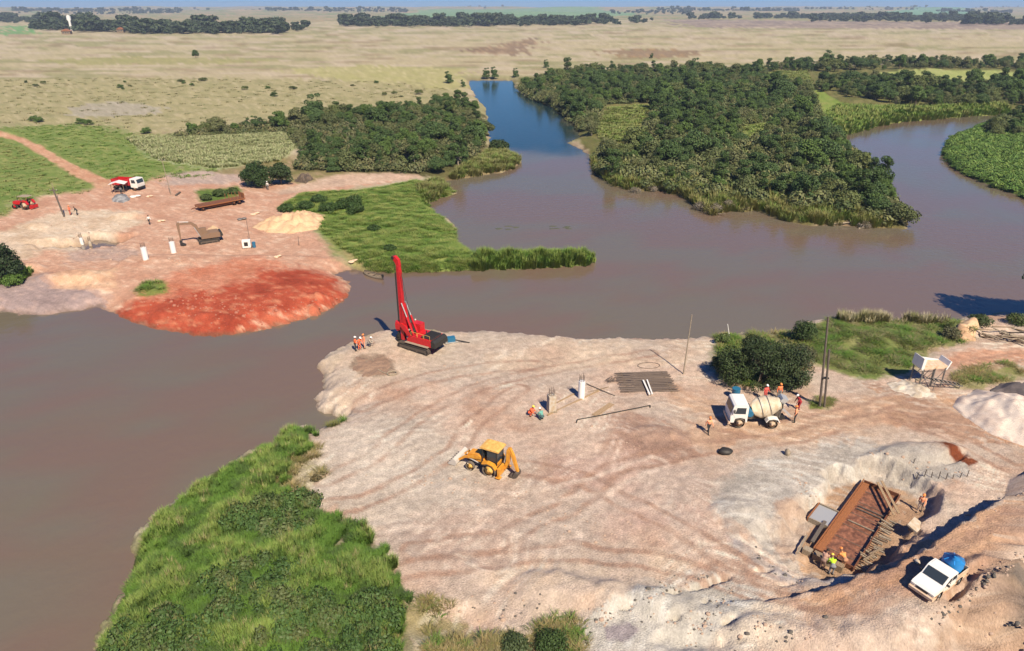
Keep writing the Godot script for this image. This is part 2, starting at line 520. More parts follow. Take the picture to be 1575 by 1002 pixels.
	# near bank: bare sand and clay
	patch([120, 1400, 120, 1035, 210, 860, 420, 690, 440, 655, 545, 530, 590, 505, 700, 508, 1100, 518, 1240, 488, 1600, 480, 2400, 460, 2400, 1400], alb(223, 198, 179), alb(202, 168, 146), alb(242, 227, 208), 0.3)
	patch([500, 520, 700, 508, 900, 520, 1100, 520, 1100, 560, 900, 575, 700, 580, 600, 600, 500, 640, 480, 560], alb(229, 207, 183), alb(217, 191, 169), alb(237, 221, 201), 1.5, 0.8)
	patch([440, 740, 520, 660, 640, 640, 760, 740, 720, 800, 560, 830, 470, 790], alb(227, 213, 197), alb(207, 193, 177), alb(244, 235, 219), 1.6, 0.9)
	patch([560, 830, 700, 780, 900, 790, 960, 850, 800, 870, 640, 880], alb(205, 181, 165), alb(191, 167, 151), alb(225, 205, 187), 1.6, 0.8)
	patch([690, 925, 770, 878, 1000, 848, 1085, 870, 1000, 900, 900, 950, 740, 988], alb(233, 209, 185), alb(223, 193, 171), alb(241, 225, 205), 0.8, 0.95)
	patch([820, 700, 1000, 690, 1110, 740, 1090, 840, 900, 800], alb(217, 187, 171), alb(203, 171, 156), alb(231, 207, 191), 2.0, 0.8)
	patch([960, 640, 1060, 645, 1070, 690, 1000, 705, 930, 690], alb(197, 163, 143), alb(169, 137, 121), alb(215, 187, 171), 1.4, 0.9)
	patch([940, 645, 1060, 660, 1040, 690, 990, 695], alb(177, 149, 133), alb(150, 122, 108), alb(206, 195, 185), 1.6, 0.55)
	patch([1100, 760, 1150, 716, 1260, 686, 1330, 676, 1400, 690, 1480, 712, 1510, 738, 1430, 752, 1300, 738, 1240, 792, 1232, 868, 1160, 838, 1105, 800], alb(207, 199, 189), alb(183, 175, 165), alb(223, 217, 207), 1.0)
	patch([1190, 770, 1240, 770, 1240, 850, 1200, 850, 1180, 810], alb(197, 167, 145), alb(177, 149, 129), alb(211, 189, 171), 0.8, 0.8)
	patch([1285, 735, 1345, 728, 1405, 745, 1440, 775, 1410, 815, 1352, 890, 1300, 900, 1236, 878, 1226, 850, 1246, 795], alb(207, 173, 143), alb(187, 149, 121), alb(223, 197, 171), 0.4)
	patch([1120, 830, 1230, 880, 1340, 905, 1300, 920, 1200, 895, 1120, 850], alb(201, 195, 195), alb(181, 169, 159), alb(215, 205, 195), 0.7, 0.8)
	patch([1434, 690, 1450, 686, 1506, 716, 1490, 722], alb(130, 72, 48), alb(110, 60, 42), alb(150, 90, 62), 0.3)
	patch([1320, 590, 1400, 606, 1490, 650, 1545, 690, 1470, 685, 1370, 650], alb(191, 155, 131), alb(173, 137, 115), alb(207, 175, 153), 1.2, 0.9)
	patch([1400, 600, 1560, 690, 1640, 760, 1575, 780, 1420, 835, 1350, 905, 1220, 935, 1100, 935, 1300, 965, 1420, 940, 1500, 890, 1600, 810, 1700, 700, 1600, 640], alb(212, 170, 136), alb(194, 148, 116), alb(224, 190, 160), 1.5, 0.85)
	patch([1030, 605, 1240, 640, 1330, 600, 1420, 640, 1400, 672, 1260, 684, 1140, 706, 1050, 690], alb(214, 178, 148), alb(198, 158, 130), alb(226, 196, 170), 2.0, 0.75)
	patch([1430, 566, 1480, 545, 1569, 535, 1640, 545, 1640, 566, 1560, 566, 1480, 572], alb(219, 167, 137), alb(207, 149, 119), alb(231, 195, 169), 1.2, 0.9)
	patch([1228, 545, 1240, 498, 1300, 492, 1470, 500, 1495, 532, 1430, 545, 1400, 584, 1330, 588, 1250, 566], alb(138, 150, 88), alb(160, 158, 108), alb(108, 132, 66), 1.0)
	patch([1100, 520, 1130, 512, 1230, 512, 1240, 560, 1240, 600, 1110, 596], alb(150, 150, 100), alb(171, 159, 131), alb(120, 130, 70), 1.2, 0.9)
	patch([1455, 596, 1478, 576, 1555, 566, 1575, 584, 1510, 602], alb(158, 154, 100), alb(176, 169, 129), alb(128, 142, 76), 0.7)
	patch([1244, 626, 1270, 620, 1284, 628, 1268, 636, 1246, 634], alb(140, 152, 84), alb(171, 169, 121), alb(120, 138, 70), 0.4)
	patch([538, 566, 548, 548, 560, 552, 590, 550, 604, 560, 607, 578, 580, 582, 556, 580], alb(173, 151, 131), alb(160, 132, 112), alb(185, 163, 143), 0.5)
	patch([880, 955, 1000, 902, 1110, 880, 1185, 920, 1160, 1040, 880, 1040], alb(215, 211, 201), alb(193, 189, 179), alb(229, 227, 219), 1.0, 0.9)
	patch([1090, 980, 1180, 930, 1240, 950, 1200, 1040, 1100, 1040], alb(235, 217, 195), alb(217, 199, 177), alb(241, 229, 211), 0.8, 0.7)
	patch([930, 968, 965, 962, 985, 975, 960, 992, 932, 988], alb(173, 163, 165), alb(164, 150, 148), alb(181, 171, 171), 0.2)
	patch([1430, 985, 1465, 955, 1510, 915, 1575, 872, 1700, 870, 1700, 1100, 1400, 1100], alb(196, 166, 142), alb(168, 142, 122), alb(214, 188, 164), 0.9)
	patch([1525, 960, 1530, 915, 1580, 890, 1640, 960, 1575, 1000], alb(128, 120, 112), alb(106, 100, 96), alb(165, 155, 145), 0.7, 0.85)
	patch([620, 925, 700, 948, 760, 985, 900, 965, 900, 1100, 610, 1100], alb(189, 181, 147), alb(160, 150, 108), alb(207, 199, 171), 0.8, 0.9)
	patch([135, 1400, 120, 1040, 155, 960, 195, 900, 190, 850, 250, 780, 350, 710, 432, 676, 440, 655, 475, 655, 478, 690, 455, 722, 428, 762, 470, 792, 522, 802, 572, 842, 602, 872, 618, 905, 622, 960, 620, 1400], alb(88, 104, 48), alb(110, 122, 60), alb(72, 90, 40), 0.5)
	patch([425, 765, 452, 722, 480, 700, 500, 740, 480, 745, 470, 790], alb(197, 185, 153), alb(171, 165, 123), alb(216, 205, 176), 0.5, 0.85)

var tracks := []

func track(px: Array, half: float, tone: float) -> void:
	var p := wpoly(px, 1.5)
	tracks.append([p, bbox(p, half + 1.0), half, tone])

func make_tracks() -> void:
	track([470, 790, 560, 770, 640, 730, 700, 690, 740, 640, 800, 600], 0.85, -0.30)
	track([500, 740, 580, 700, 650, 640, 720, 600, 860, 565, 1000, 545], 0.8, -0.24)
	track([640, 850, 760, 830, 860, 790, 950, 720, 1060, 690, 1180, 680, 1330, 650], 0.85, -0.30)
	track([1380, 640, 1450, 670, 1520, 700, 1600, 740], 0.85, -0.32)
	track([1060, 640, 1160, 665, 1280, 645, 1380, 615, 1500, 560, 1600, 545], 0.85, -0.28)
	track([620, 880, 760, 860, 900, 850, 1050, 870, 1180, 920, 1290, 945, 1400, 918, 1475, 873, 1600, 785], 0.75, -0.32)
	track([1110, 880, 1240, 930, 1330, 950, 1440, 910, 1500, 870, 1600, 810], 0.8, -0.26)
	track([800, 720, 900, 740, 1020, 800, 1100, 850, 1220, 910], 0.85, -0.24)
	track([560, 620, 640, 590, 700, 570, 820, 560], 1.1, -0.26)
	track([700, 760, 800, 770, 920, 750, 1010, 710], 0.85, 0.20)
	track([520, 820, 640, 800, 760, 800, 880, 830], 0.85, 0.20)
	track([900, 620, 1040, 610, 1100, 640, 1180, 662], 0.85, 0.10)

func blend3(a: Color, b: Color, c: Color, u: float, w: float) -> Color:
	var r := a.lerp(b, smoothstep(-0.15, 0.55, u))
	return r.lerp(c, smoothstep(0.05, 0.6, w))

func ground_col(x: float, z: float) -> Color:
	var far := maxf(-z, absf(x) * 0.8)
	var q := Vector2(x, z)
	var n1 := nz.get_noise_2d(x * 12.0, z * 12.0 + 500.0)
	var n2 := nz.get_noise_2d(x * 55.0 + 300.0, z * 55.0)
	var st := 0.0
	if far < 78.0:
		var bx := x + nz.get_noise_2d(x * 5.0 + 700.0, z * 5.0) * 3.0
		var bz := z + nz.get_noise_2d(x * 5.0, z * 5.0 + 700.0) * 3.0
		var s1 := nz.get_noise_2d((bx * 0.6 - bz * 0.8) * 20.0, (bx * 0.8 + bz * 0.6) * 150.0)
		var s2 := nz.get_noise_2d((bx * 0.97 + bz * 0.24) * 20.0 + 400.0, (bz * 0.97 - bx * 0.24) * 165.0)
		st = 1.3 * lerpf(s1, s2, smoothstep(-0.12, 0.12, nz.get_noise_2d(x * 4.0 + 60.0, z * 4.0) + (x - 8.0) * 0.02))
		st *= 0.35 + 0.8 * smoothstep(-0.2, 0.3, nz.get_noise_2d(x * 9.0 + 60.0, z * 9.0))
	else:
		st = nz.get_noise_2d(x * 35.0 + 60.0, z * 60.0)
	var out: Color
	var big := nz.get_noise_2d(x * 0.5, z * 1.6)
	var mid := nz.get_noise_2d(x * 1.8 + 90.0, z * 5.0)
	out = blend3(alb(196, 184, 150), alb(168, 164, 122), alb(204, 190, 164), big * 1.9 + n1 * 0.35, mid * 1.5)
	out = out.lerp(alb(150, 128, 100), 0.5 * smoothstep(0.25, 0.5, nz.get_noise_2d(x * 1.1 + 700.0, z * 3.6)))
	var u := n1 * 0.8 + n2 * 0.25 if far < 600.0 else big * 1.8 + mid * 0.4
	var w := st * 0.85 - n1 * 0.25
	var wv := Vector2(nz.get_noise_2d(x * 40.0, z * 40.0 + 70.0), nz.get_noise_2d(x * 40.0 + 170.0, z * 40.0))
	var wv2 := Vector2(nz.get_noise_2d(x * 14.0 + 33.0, z * 14.0), nz.get_noise_2d(x * 14.0, z * 14.0 + 233.0))
	for p in patches:
		var bb: Rect2 = p[1]
		if not bb.has_point(q):
			continue
		var k := 0.0
		var wp: float = p[5]
		if far > 250.0:
			k = 1.0 if Geometry2D.is_point_in_polygon(q + wv2 * wp * 1.6, p[0]) else 0.0
		else:
			if Geometry2D.is_point_in_polygon(q + wv * wp * 1.4, p[0]):
				k += 0.4
			if Geometry2D.is_point_in_polygon(q + wv2 * wp * 1.8, p[0]):
				k += 0.3
			if Geometry2D.is_point_in_polygon(q + (wv2 - wv) * wp * 1.2, p[0]):
				k += 0.3
		if k > 0.0:
			out = out.lerp(blend3(p[2], p[3], p[4], u, w), k * p[6])
	var g := 1.0 + n2 * 0.14 + st * 0.08
	if far < 78.0:
		if out.r > out.g * 1.08 and out.r < out.b * 2.2 and out.b > 0.3:
			out = out.lerp(alb(206, 192, 178), 0.55 * smoothstep(-0.1, 0.3, nz.get_noise_2d(x * 7.0 + 910.0, z * 10.0) + n2 * 0.25))
		g += nz.get_noise_2d(x * 170.0, z * 170.0 + 60.0) * 0.09
		var tr := 0.0
		var rut := alb(180, 146, 126)
		var pale := alb(240, 220, 202)
		for t in tracks:
			var tb: Rect2 = t[1]
			if tb.has_point(q):
				var sn := seg_near(q + wv2 * 0.5, t[0])
				var off := absf(absf(sn.x) - t[2])
				if off < 0.36:
					tr = clampf((absf(t[3]) * 2.6) * smoothstep(0.36, 0.14, off) * (0.8 + 0.8 * n2 + 0.5 * n1), 0.0, 0.8)
					out = out.lerp(rut if t[3] < 0.0 else pale, tr)
	return Color(out.r * g, out.g * g, out.b * g)

func make_ground() -> void:
	var rows := PackedFloat32Array()
	var s := -30.0
	while s < 9000.0:
		rows.append(s)
		var step := 3.0
		if s > 21.0:
			step = clampf(s * s / 15000.0, 0.2, 70.0)
		elif s > 10.0:
			step = 1.0
		s += step
	var cols := PackedFloat32Array()
	var u := -2.2
	while u <= 2.2:
		cols.append(u)
		u += 0.0042 if absf(u) < 0.86 else 0.06
	var nr := rows.size()
	var nc := cols.size()
	var v := PackedVector3Array()
	v.resize(nr * nc)
	var c := PackedColorArray()
	c.resize(nr * nc)
	var wet := alb(150, 122, 98)
	for r in nr:
		var z := -rows[r]
		var wd := maxf(rows[r], 0.0) + 2.0
		if rows[r] < 25.0:
			wd = lerpf(60.0, 27.0, clampf((rows[r] + 30.0) / 55.0, 0.0, 1.0))
		for k in nc:
			var x := cols[k] * wd
			var h := hgt(x, z)
			var i := r * nc + k
			v[i] = Vector3(x, h, z)
			var g := ground_col(x, z)
			if h < 0.35 and rows[r] < 460.0:
				var t := 0.75 * (1.0 - smoothstep(0.05, 0.33, h + nz.get_noise_2d(x * 70.0, z * 70.0) * 0.12))
				g = g.lerp(Color(wet.r * 0.5 + g.r * 0.25, wet.g * 0.5 + g.g * 0.25, wet.b * 0.5 + g.b * 0.25), t)
			c[i] = g
	var n := PackedVector3Array()
	n.resize(nr * nc)
	for r in nr:
		for k in nc:
			var i := r * nc + k
			var a := v[r * nc + mini(k + 1, nc - 1)] - v[r * nc + maxi(k - 1, 0)]
			var b := v[mini(r + 1, nr - 1) * nc + k] - v[maxi(r - 1, 0) * nc + k]
			n[i] = a.cross(b).normalized()
	var ix := PackedInt32Array()
	ix.resize((nr - 1) * (nc - 1) * 6)
	var o := 0
	for r in nr - 1:
		for k in nc - 1:
			var i := r * nc + k
			ix[o] = i
			ix[o + 1] = i + nc
			ix[o + 2] = i + 1
			ix[o + 3] = i + 1
			ix[o + 4] = i + nc
			ix[o + 5] = i + nc + 1
			o += 6
	var arr := []
	arr.resize(Mesh.ARRAY_MAX)
	arr[Mesh.ARRAY_VERTEX] = v
	arr[Mesh.ARRAY_NORMAL] = n
	arr[Mesh.ARRAY_COLOR] = c
	arr[Mesh.ARRAY_INDEX] = ix
	var m := ArrayMesh.new()
	m.add_surface_from_arrays(Mesh.PRIMITIVE_TRIANGLES, arr)
	var gm := mat("soil", 1, 1, 1, 0.95, 0.0, true)
	gm.metallic_specular = 0.25
	gm.albedo_texture = grain(1024, 0.022, 0.74, 1.0, 5)
	gm.detail_enabled = true
	gm.detail_blend_mode = BaseMaterial3D.BLEND_MODE_MUL
	gm.detail_albedo = grain(1024, 0.012, 0.80, 1.0, 15)
	gm.detail_uv_layer = BaseMaterial3D.DETAIL_UV_2
	gm.uv2_triplanar = true
	gm.uv2_world_triplanar = true
	gm.uv2_scale = Vector3(0.083, 0.083, 0.083)
	gm.uv1_triplanar = true
	gm.uv1_world_triplanar = true
	gm.uv1_scale = Vector3(0.21, 0.21, 0.21)
	gm.heightmap_enabled = true
	gm.heightmap_texture = grain(1024, 0.03, 0.0, 1.0, 9)
	gm.heightmap_scale = 7.0
	var g := MeshInstance3D.new()
	g.name = "ground"
	g.mesh = m
	g.material_override = gm
	add_child(g)
	tag(g, "bare pink sand and clay with grass and dry marsh beyond the river", "ground", "", "structure")
	print("ground ", nr, " x ", nc)

func make_water() -> void:
	# muddy main river, clear dark side branch behind the mixing line
	var clear := wpoly([700, 100, 800, 100, 900, 190, 905, 236, 880, 240, 845, 236, 812, 240, 790, 232, 740, 235], 0.0)
	var b := MB.new()
	var mud := Color(0.146, 0.103, 0.075)
	var mud2 := Color(0.134, 0.117, 0.084)
	var clean := Color(0.014, 0.034, 0.040)
	var x0 := -300.0
	var nx := 150
	var nzz := 120
	for j in nzz + 1:
		var z := -8.0 - 452.0 * pow(float(j) / nzz, 1.25)
		for i in nx + 1:
			var x := x0 + 640.0 * i / nx
			var q := Vector2(x, z)
			var wq := q + Vector2(nz.get_noise_2d(x * 9.0, z * 9.0), nz.get_noise_2d(x * 9.0, z * 9.0 + 90.0)) * 6.0
			var d := 1e9
			for k in clear.size():
				d = minf(d, Geometry2D.get_closest_point_to_segment(wq, clear[k], clear[(k + 1) % clear.size()]).distance_to(wq))
			if Geometry2D.is_point_in_polygon(wq, clear):
				d = -d
			var m := mud.lerp(mud2, smoothstep(-0.25, 0.35, nz.get_noise_2d(x * 2.2, z * 4.0) + 0.6 * nz.get_noise_2d(x * 11.0, z * 20.0)))
			b.col = clean.lerp(m, smoothstep(-7.0, 5.0, d))
			b.vert(Vector3(x, 0.0, z), Vector3.UP)
	for j in nzz:
		for i in nx:
			var k := j * (nx + 1) + i
			b.face(k, k + 1, k + nx + 2)
			b.face(k, k + nx + 2, k + nx + 1)
	var wm := mat("river_water", 1, 1, 1, 0.06, 0.0, true)
	wm.metallic_specular = 0.5
	wm.heightmap_enabled = true
	wm.heightmap_texture = grain(512, 0.012, 0.0, 1.0, 31)
	wm.heightmap_scale = 2.2
	wm.uv1_triplanar = true
	wm.uv1_world_triplanar = true
	wm.uv1_scale = Vector3(0.09, 0.09, 0.09)
	var o := single("water", b, wm, "muddy brown river with a clear blue side branch", "water", "", "structure")
	o.position.y = 0.0

# ---------------------------------------------------------------- plants
func leaf_cloud(sd: int, lobes: Array, count: int, leaf: float) -> MB:
	var r := RandomNumberGenerator.new()
	r.seed = sd
	var b := MB.new()
	var total := 0.0
	for l in lobes:
		total += pow(l[1], 2.0)
	for l in lobes:
		var ce: Vector3 = l[0]
		var rad: float = l[1]
		var tone: float = r.randf_range(0.72, 1.32)
		for i in int(count * rad * rad / total):
			var d := Vector3(r.randfn(), r.randfn() * 0.9 + 0.25, r.randfn()).normalized()
			var p := ce + d * rad * Vector3(1, 0.8, 1) * (1.0 - 0.42 * pow(r.randf(), 2.0)) * r.randf_range(0.9, 1.08)
			var nn := (d * 0.9 + Vector3(r.randfn(), r.randfn(), r.randfn()) * 0.55 + Vector3(0, 0.3, 0)).normalized()
			var u := nn.cross(Vector3(r.randfn(), r.randfn(), r.randfn())).normalized()
			var w := nn.cross(u)
			var s := leaf * r.randf_range(0.6, 1.35)
			var t := tone * r.randf_range(0.72, 1.28)
			b.col = Color(t * r.randf_range(0.85, 1.2), t, t * r.randf_range(0.75, 1.05))
			var k := b.vert(p - u * s, nn)
			b.vert(p - w * s * 0.55 + nn * s * 0.15, nn)
			b.vert(p + u * s, nn)
			b.vert(p + w * s * 0.55 + nn * s * 0.15, nn)
			b.face(k, k + 1, k + 2)
			b.face(k, k + 2, k + 3)
	return b

func crown_lobes(sd: int, wide: float, low: float, high: float, n: int) -> Array:
	var r := RandomNumberGenerator.new()
	r.seed = sd
	var out := [[Vector3(0, lerpf(low, high, 0.5), 0), wide * 0.55]]
	for i in n:
		var a := TAU * i / n + r.randf_range(-0.5, 0.5)
		var t := r.randf()
		var rad := wide * r.randf_range(0.22, 0.46)
		var reach := (wide - rad) * r.randf_range(0.7, 1.1) * (1.0 - 0.5 * t)
		out.append([Vector3(cos(a) * reach, lerpf(low + rad * 0.6, high - rad * 0.8, t), sin(a) * reach), rad])
	return out

func trunk_mesh(sd: int, hgt_: float, rad: float, lobes: Array) -> MB:
	var r := RandomNumberGenerator.new()
	r.seed = sd
	var b := MB.new()
	var top := Vector3(r.randf_range(-0.3, 0.3), hgt_ * 0.5, r.randf_range(-0.3, 0.3))
	var mid := Vector3(top.x * 0.3 + 0.1, hgt_ * 0.22, top.z * 0.4)
	b.tube(Vector3(0, -0.4, 0), mid, rad * 1.25, rad * 0.9, 7, false)
	b.tube(mid, top, rad * 0.9, rad * 0.6, 7, false)
	for l in lobes:
		var e: Vector3 = l[0]
		var st: Vector3 = mid.lerp(top, r.randf_range(0.2, 1.0))
		var bend: Vector3 = st.lerp(e, 0.5) + Vector3(0, -0.2, 0)
		b.tube(st, bend, rad * 0.45, rad * 0.3, 5, false)
		b.tube(bend, e, rad * 0.3, rad * 0.1, 5, false)
	return b

var protos := []
const LEAF_TONES := [[0.062, 0.106, 0.032], [0.096, 0.158, 0.042], [0.124, 0.152, 0.054], [0.072, 0.122, 0.042], [0.145, 0.158, 0.072], [0.100, 0.122, 0.048]]

func leaf_mat(key: String, r: float, g: float, b: float) -> StandardMaterial3D:
	var m := mat(key, r, g, b, 0.62, 0.0, true)
	m.metallic_specular = 0.35
	m.backlight_enabled = true
	m.backlight = Color(0.35, 0.40, 0.15)
	return m

func make_protos() -> void:
	mat("bark", 0.10, 0.075, 0.055, 0.95)
	mat("pale_bark", 0.26, 0.22, 0.18, 0.95)
	# wide, low, high, lobes, leaves, leaf size, tone
	var shapes := [[2.7, 0.7, 5.0, 14, 3600, 0.17, 0], [2.3, 0.4, 4.2, 12, 3000, 0.17, 1], [3.2, 1.2, 5.4, 16, 3600, 0.19, 2], [2.5, 0.6, 6.4, 15, 3800, 0.17, 3],
		[2.2, 0.8, 4.8, 12, 1500, 0.17, 4], [3.0, 0.5, 3.6, 15, 3200, 0.18, 5], [2.6, 0.9, 5.8, 13, 3400, 0.17, 1], [2.0, 0.5, 7.0, 12, 2600, 0.16, 0],
		[3.4, 1.6, 5.2, 17, 3400, 0.20, 3], [2.4, 0.4, 3.8, 13, 2800, 0.16, 2], [2.8, 0.6, 5.2, 11, 2200, 0.18, 5], [2.5, 0.7, 4.6, 14, 3000, 0.16, 4]]
	for i in shapes.size():
		var q: Array = shapes[i]
		var lobes := crown_lobes(100 + i, q[0], q[1], q[2], q[3])
		var cr := leaf_cloud(200 + i, lobes, q[4], q[5]).mesh()
		var tr := trunk_mesh(300 + i, q[2] * 0.85, 0.15, lobes).mesh()
		var t: Array = LEAF_TONES[q[6]]
		protos.append([tr, cr, leaf_mat("leaves_%d" % q[6], t[0], t[1], t[2]), mats["pale_bark"] if i % 3 == 1 else mats["bark"], q[6]])

func spots(px: Array, gap: float, skip := []) -> Array:
	var p := wpoly(px, 0.8)
	var holes := []
	for s in skip:
		holes.append(wpoly(s, 0.8))
	var bb := bbox(p)
	var out := []
	var z := bb.position.y
	while z < bb.end.y:
		var x := bb.position.x
		while x < bb.end.x:
			var q := Vector2(x + rng.randf_range(-0.45, 0.45) * gap, z + rng.randf_range(-0.45, 0.45) * gap)
			x += gap
			if not Geometry2D.is_point_in_polygon(q, p):
				continue
			var ok := true
			for h in holes:
				if Geometry2D.is_point_in_polygon(q, h):
					ok = false
			if ok and shore(q.x, q.y) > 0.6:
				out.append(q)
		z += gap
	return out

func tree(n: String, at: Vector3, k: int, sc: Vector3, label: String, group: String, cat := "tree") -> Node3D:
	var o := thing(n, label, cat, at, rng.randf() * TAU, group)
	var p: Array = protos[k]
	putm("trunk", p[0], p[3], o)
	putm("crown", p[1], p[2], o)
	o.scale = sc
	return o

var clearings := [[912, 205, 928, 163, 1008, 160, 1002, 195, 975, 240, 922, 236], [1128, 200, 1186, 190, 1184, 218, 1136, 226], [1172, 114, 1240, 108, 1250, 130, 1190, 136], [1040, 150, 1090, 146, 1080, 158, 1045, 160], [1120, 240, 1150, 232, 1165, 246, 1130, 256], [1200, 170, 1240, 160, 1250, 180, 1215, 190], [1000, 236, 1030, 230, 1040, 244, 1010, 250]]

func make_woods() -> void:
	var kinds := ["dark green", "mid green", "olive green", "deep green", "pale olive", "dull green"]
	var all := []
	var wl := spots([258, 216, 330, 210, 440, 206, 470, 236, 455, 264, 500, 268, 560, 262, 640, 268, 692, 270, 735, 242, 746, 200, 737, 172, 700, 162, 600, 171, 500, 182, 420, 196], 3.9, [[440, 205, 560, 196, 580, 206, 470, 222]])
	for q in wl:
		all.append([q, "in the wood beside the cane field on the far bank", "trees of the wood beside the cane field", 0.8])
	var p1 := spots([797, 136, 860, 118, 1000, 110, 1150, 110, 1230, 124, 1240, 150, 1262, 185, 1290, 217, 1345, 277, 1397, 325, 1392, 348, 1330, 338, 1290, 324, 1230, 318, 1180, 306, 1100, 300, 1050, 290, 1000, 286, 930, 272, 918, 252, 915, 236, 930, 222, 900, 208, 882, 190, 862, 174, 836, 160, 806, 146], 4.6, clearings)
	for q in p1:
		all.append([q, "in the wood between the river arms", "trees between the river arms", 0.95])
	var p2 := spots([1240, 138, 1290, 124, 1400, 136, 1640, 132, 1640, 162, 1560, 166, 1480, 168, 1400, 166, 1300, 150], 5.0)
	for q in p2:
		all.append([q, "in the dark belt above the bright reeds at the river bend", "trees of the belt at the river bend", 1.05])
	var p3 := spots([1130, 112, 1250, 102, 1400, 99, 1640, 101, 1640, 108, 1400, 107, 1250, 112], 6.5)
	for q in p3:
		all.append([q, "in the belt behind the pale clearing", "trees behind the pale clearing", 1.1])
	var p4 := spots([1515, 212, 1545, 192, 1640, 186, 1640, 216, 1560, 214], 4.5)
	for q in p4:
		all.append([q, "on the leafy bank across the muddy river", "trees on the leafy bank", 0.9])
	all.sort_custom(func(a, b): return a[0].length_squared() < b[0].length_squared())
	print("trees ", all.size())
	var rest := []
	for k in 12:
		rest.append([])
	for i in all.size():
		var q: Vector2 = all[i][0]
		var zone := nz.get_noise_2d(q.x * 7.0 + 31.0, q.y * 7.0)
		var k := clampi(int((zone + 0.5) * 8.0 + rng.randf_range(-1.0, 5.0)), 0, 11)
		var s: float = all[i][3] * (0.62 + 0.5 * rng.randf() + (0.45 if rng.randf() < 0.13 else 0.0)) * (1.0 + 0.5 * nz.get_noise_2d(q.x * 3.0, q.y * 3.0))
		var at := Vector3(q.x, hgt(q.x, q.y) - 0.1, q.y)
		if i < 300:
			tree("riverside_tree", at, k, Vector3(s * rng.randf_range(0.9, 1.25), s, s * rng.randf_range(0.9, 1.25)), "%s broadleaf tree %s" % [kinds[protos[k][4]], all[i][1]], all[i][2])
		else:
			rest[k].append(Transform3D(Basis(Vector3.UP, rng.randf() * TAU).scaled(Vector3(s * 1.1, s, s * 1.1)), at))
	var o := Node3D.new()
	o.name = "woodland"
	add_child(o)
	tag(o, "dense green broadleaf wood reaching back from the river junction", "woodland", "", "stuff")
	for k in 12:
		swarm("crown", protos[k][1], protos[k][2], rest[k], [], o)
		swarm("trunk", protos[k][0], protos[k][3], rest[k], [], o)

func swarm(n: String, me: Mesh, m: Material, ts: Array, cols: Array, parent: Node3D) -> MultiMeshInstance3D:
	var mm := MultiMesh.new()
	mm.transform_format = MultiMesh.TRANSFORM_3D
	mm.use_colors = cols.size() > 0
	mm.mesh = me
	mm.instance_count = ts.size()
	for i in ts.size():
		mm.set_instance_transform(i, ts[i])
		if cols.size() > 0:
			mm.set_instance_color(i, cols[i])
	var o := MultiMeshInstance3D.new()
	o.name = n
	o.multimesh = mm
	o.material_override = m
	if parent:
		parent.add_child(o, true)
	else:
		o.name = numbered(n)
		add_child(o)
	return o

var tufts := []

func make_tufts() -> void:
	var r := RandomNumberGenerator.new()
	r.seed = 77
	for kind in 5:
		# 0 upright reed, 1 short grass, 2 wide far clump, 3 leafy clump
		var b := MB.new()
		if kind == 3:
			b = leaf_cloud(55, [[Vector3(0, 0.45, 0), 0.5], [Vector3(0.35, 0.3, 0.1), 0.35], [Vector3(-0.3, 0.35, 0.2), 0.4], [Vector3(0.05, 0.35, -0.35), 0.38]], 110, 0.13)
		else:
			var n: int = [34, 26, 30, 0, 30][kind]
			var spread: float = [0.22, 0.26, 0.55, 0.0, 0.55][kind]
			var wd: float = [0.014, 0.012, 0.045, 0.0, 0.028][kind]
			for i in n:
				var a := r.randf() * TAU
				var d := Vector3(cos(a), 0, sin(a))
				var p := d * spread * sqrt(r.randf())
				var lean: float = r.randf_range(0.08, 0.55) * [0.75, 1.0, 0.9, 0.0, 0.7][kind]
				var hh := r.randf_range(0.55, 1.0)
				var d2 := Vector3(cos(a + r.randf_range(-1, 1)), 0, sin(a + r.randf_range(-1, 1)))
				var mid := p + d2 * lean * 0.35 + Vector3(0, hh * 0.62, 0)
				var tip := p + d2 * lean * 1.0 + Vector3(0, hh * r.randf_range(0.8, 1.0), 0)
				var side := d2.cross(Vector3.UP).normalized()
				var t := r.randf_range(0.75, 1.25)
				b.col = Color(t * r.randf_range(0.9, 1.2), t, t * r.randf_range(0.7, 1.1))
				b.blade(p - Vector3(0, 0.08, 0), mid, tip, side, wd * r.randf_range(0.7, 1.4), (Vector3.UP * 0.8 + d2 * -0.5 + side * r.randf_range(-0.4, 0.4)).normalized())
		tufts.append(b.mesh())

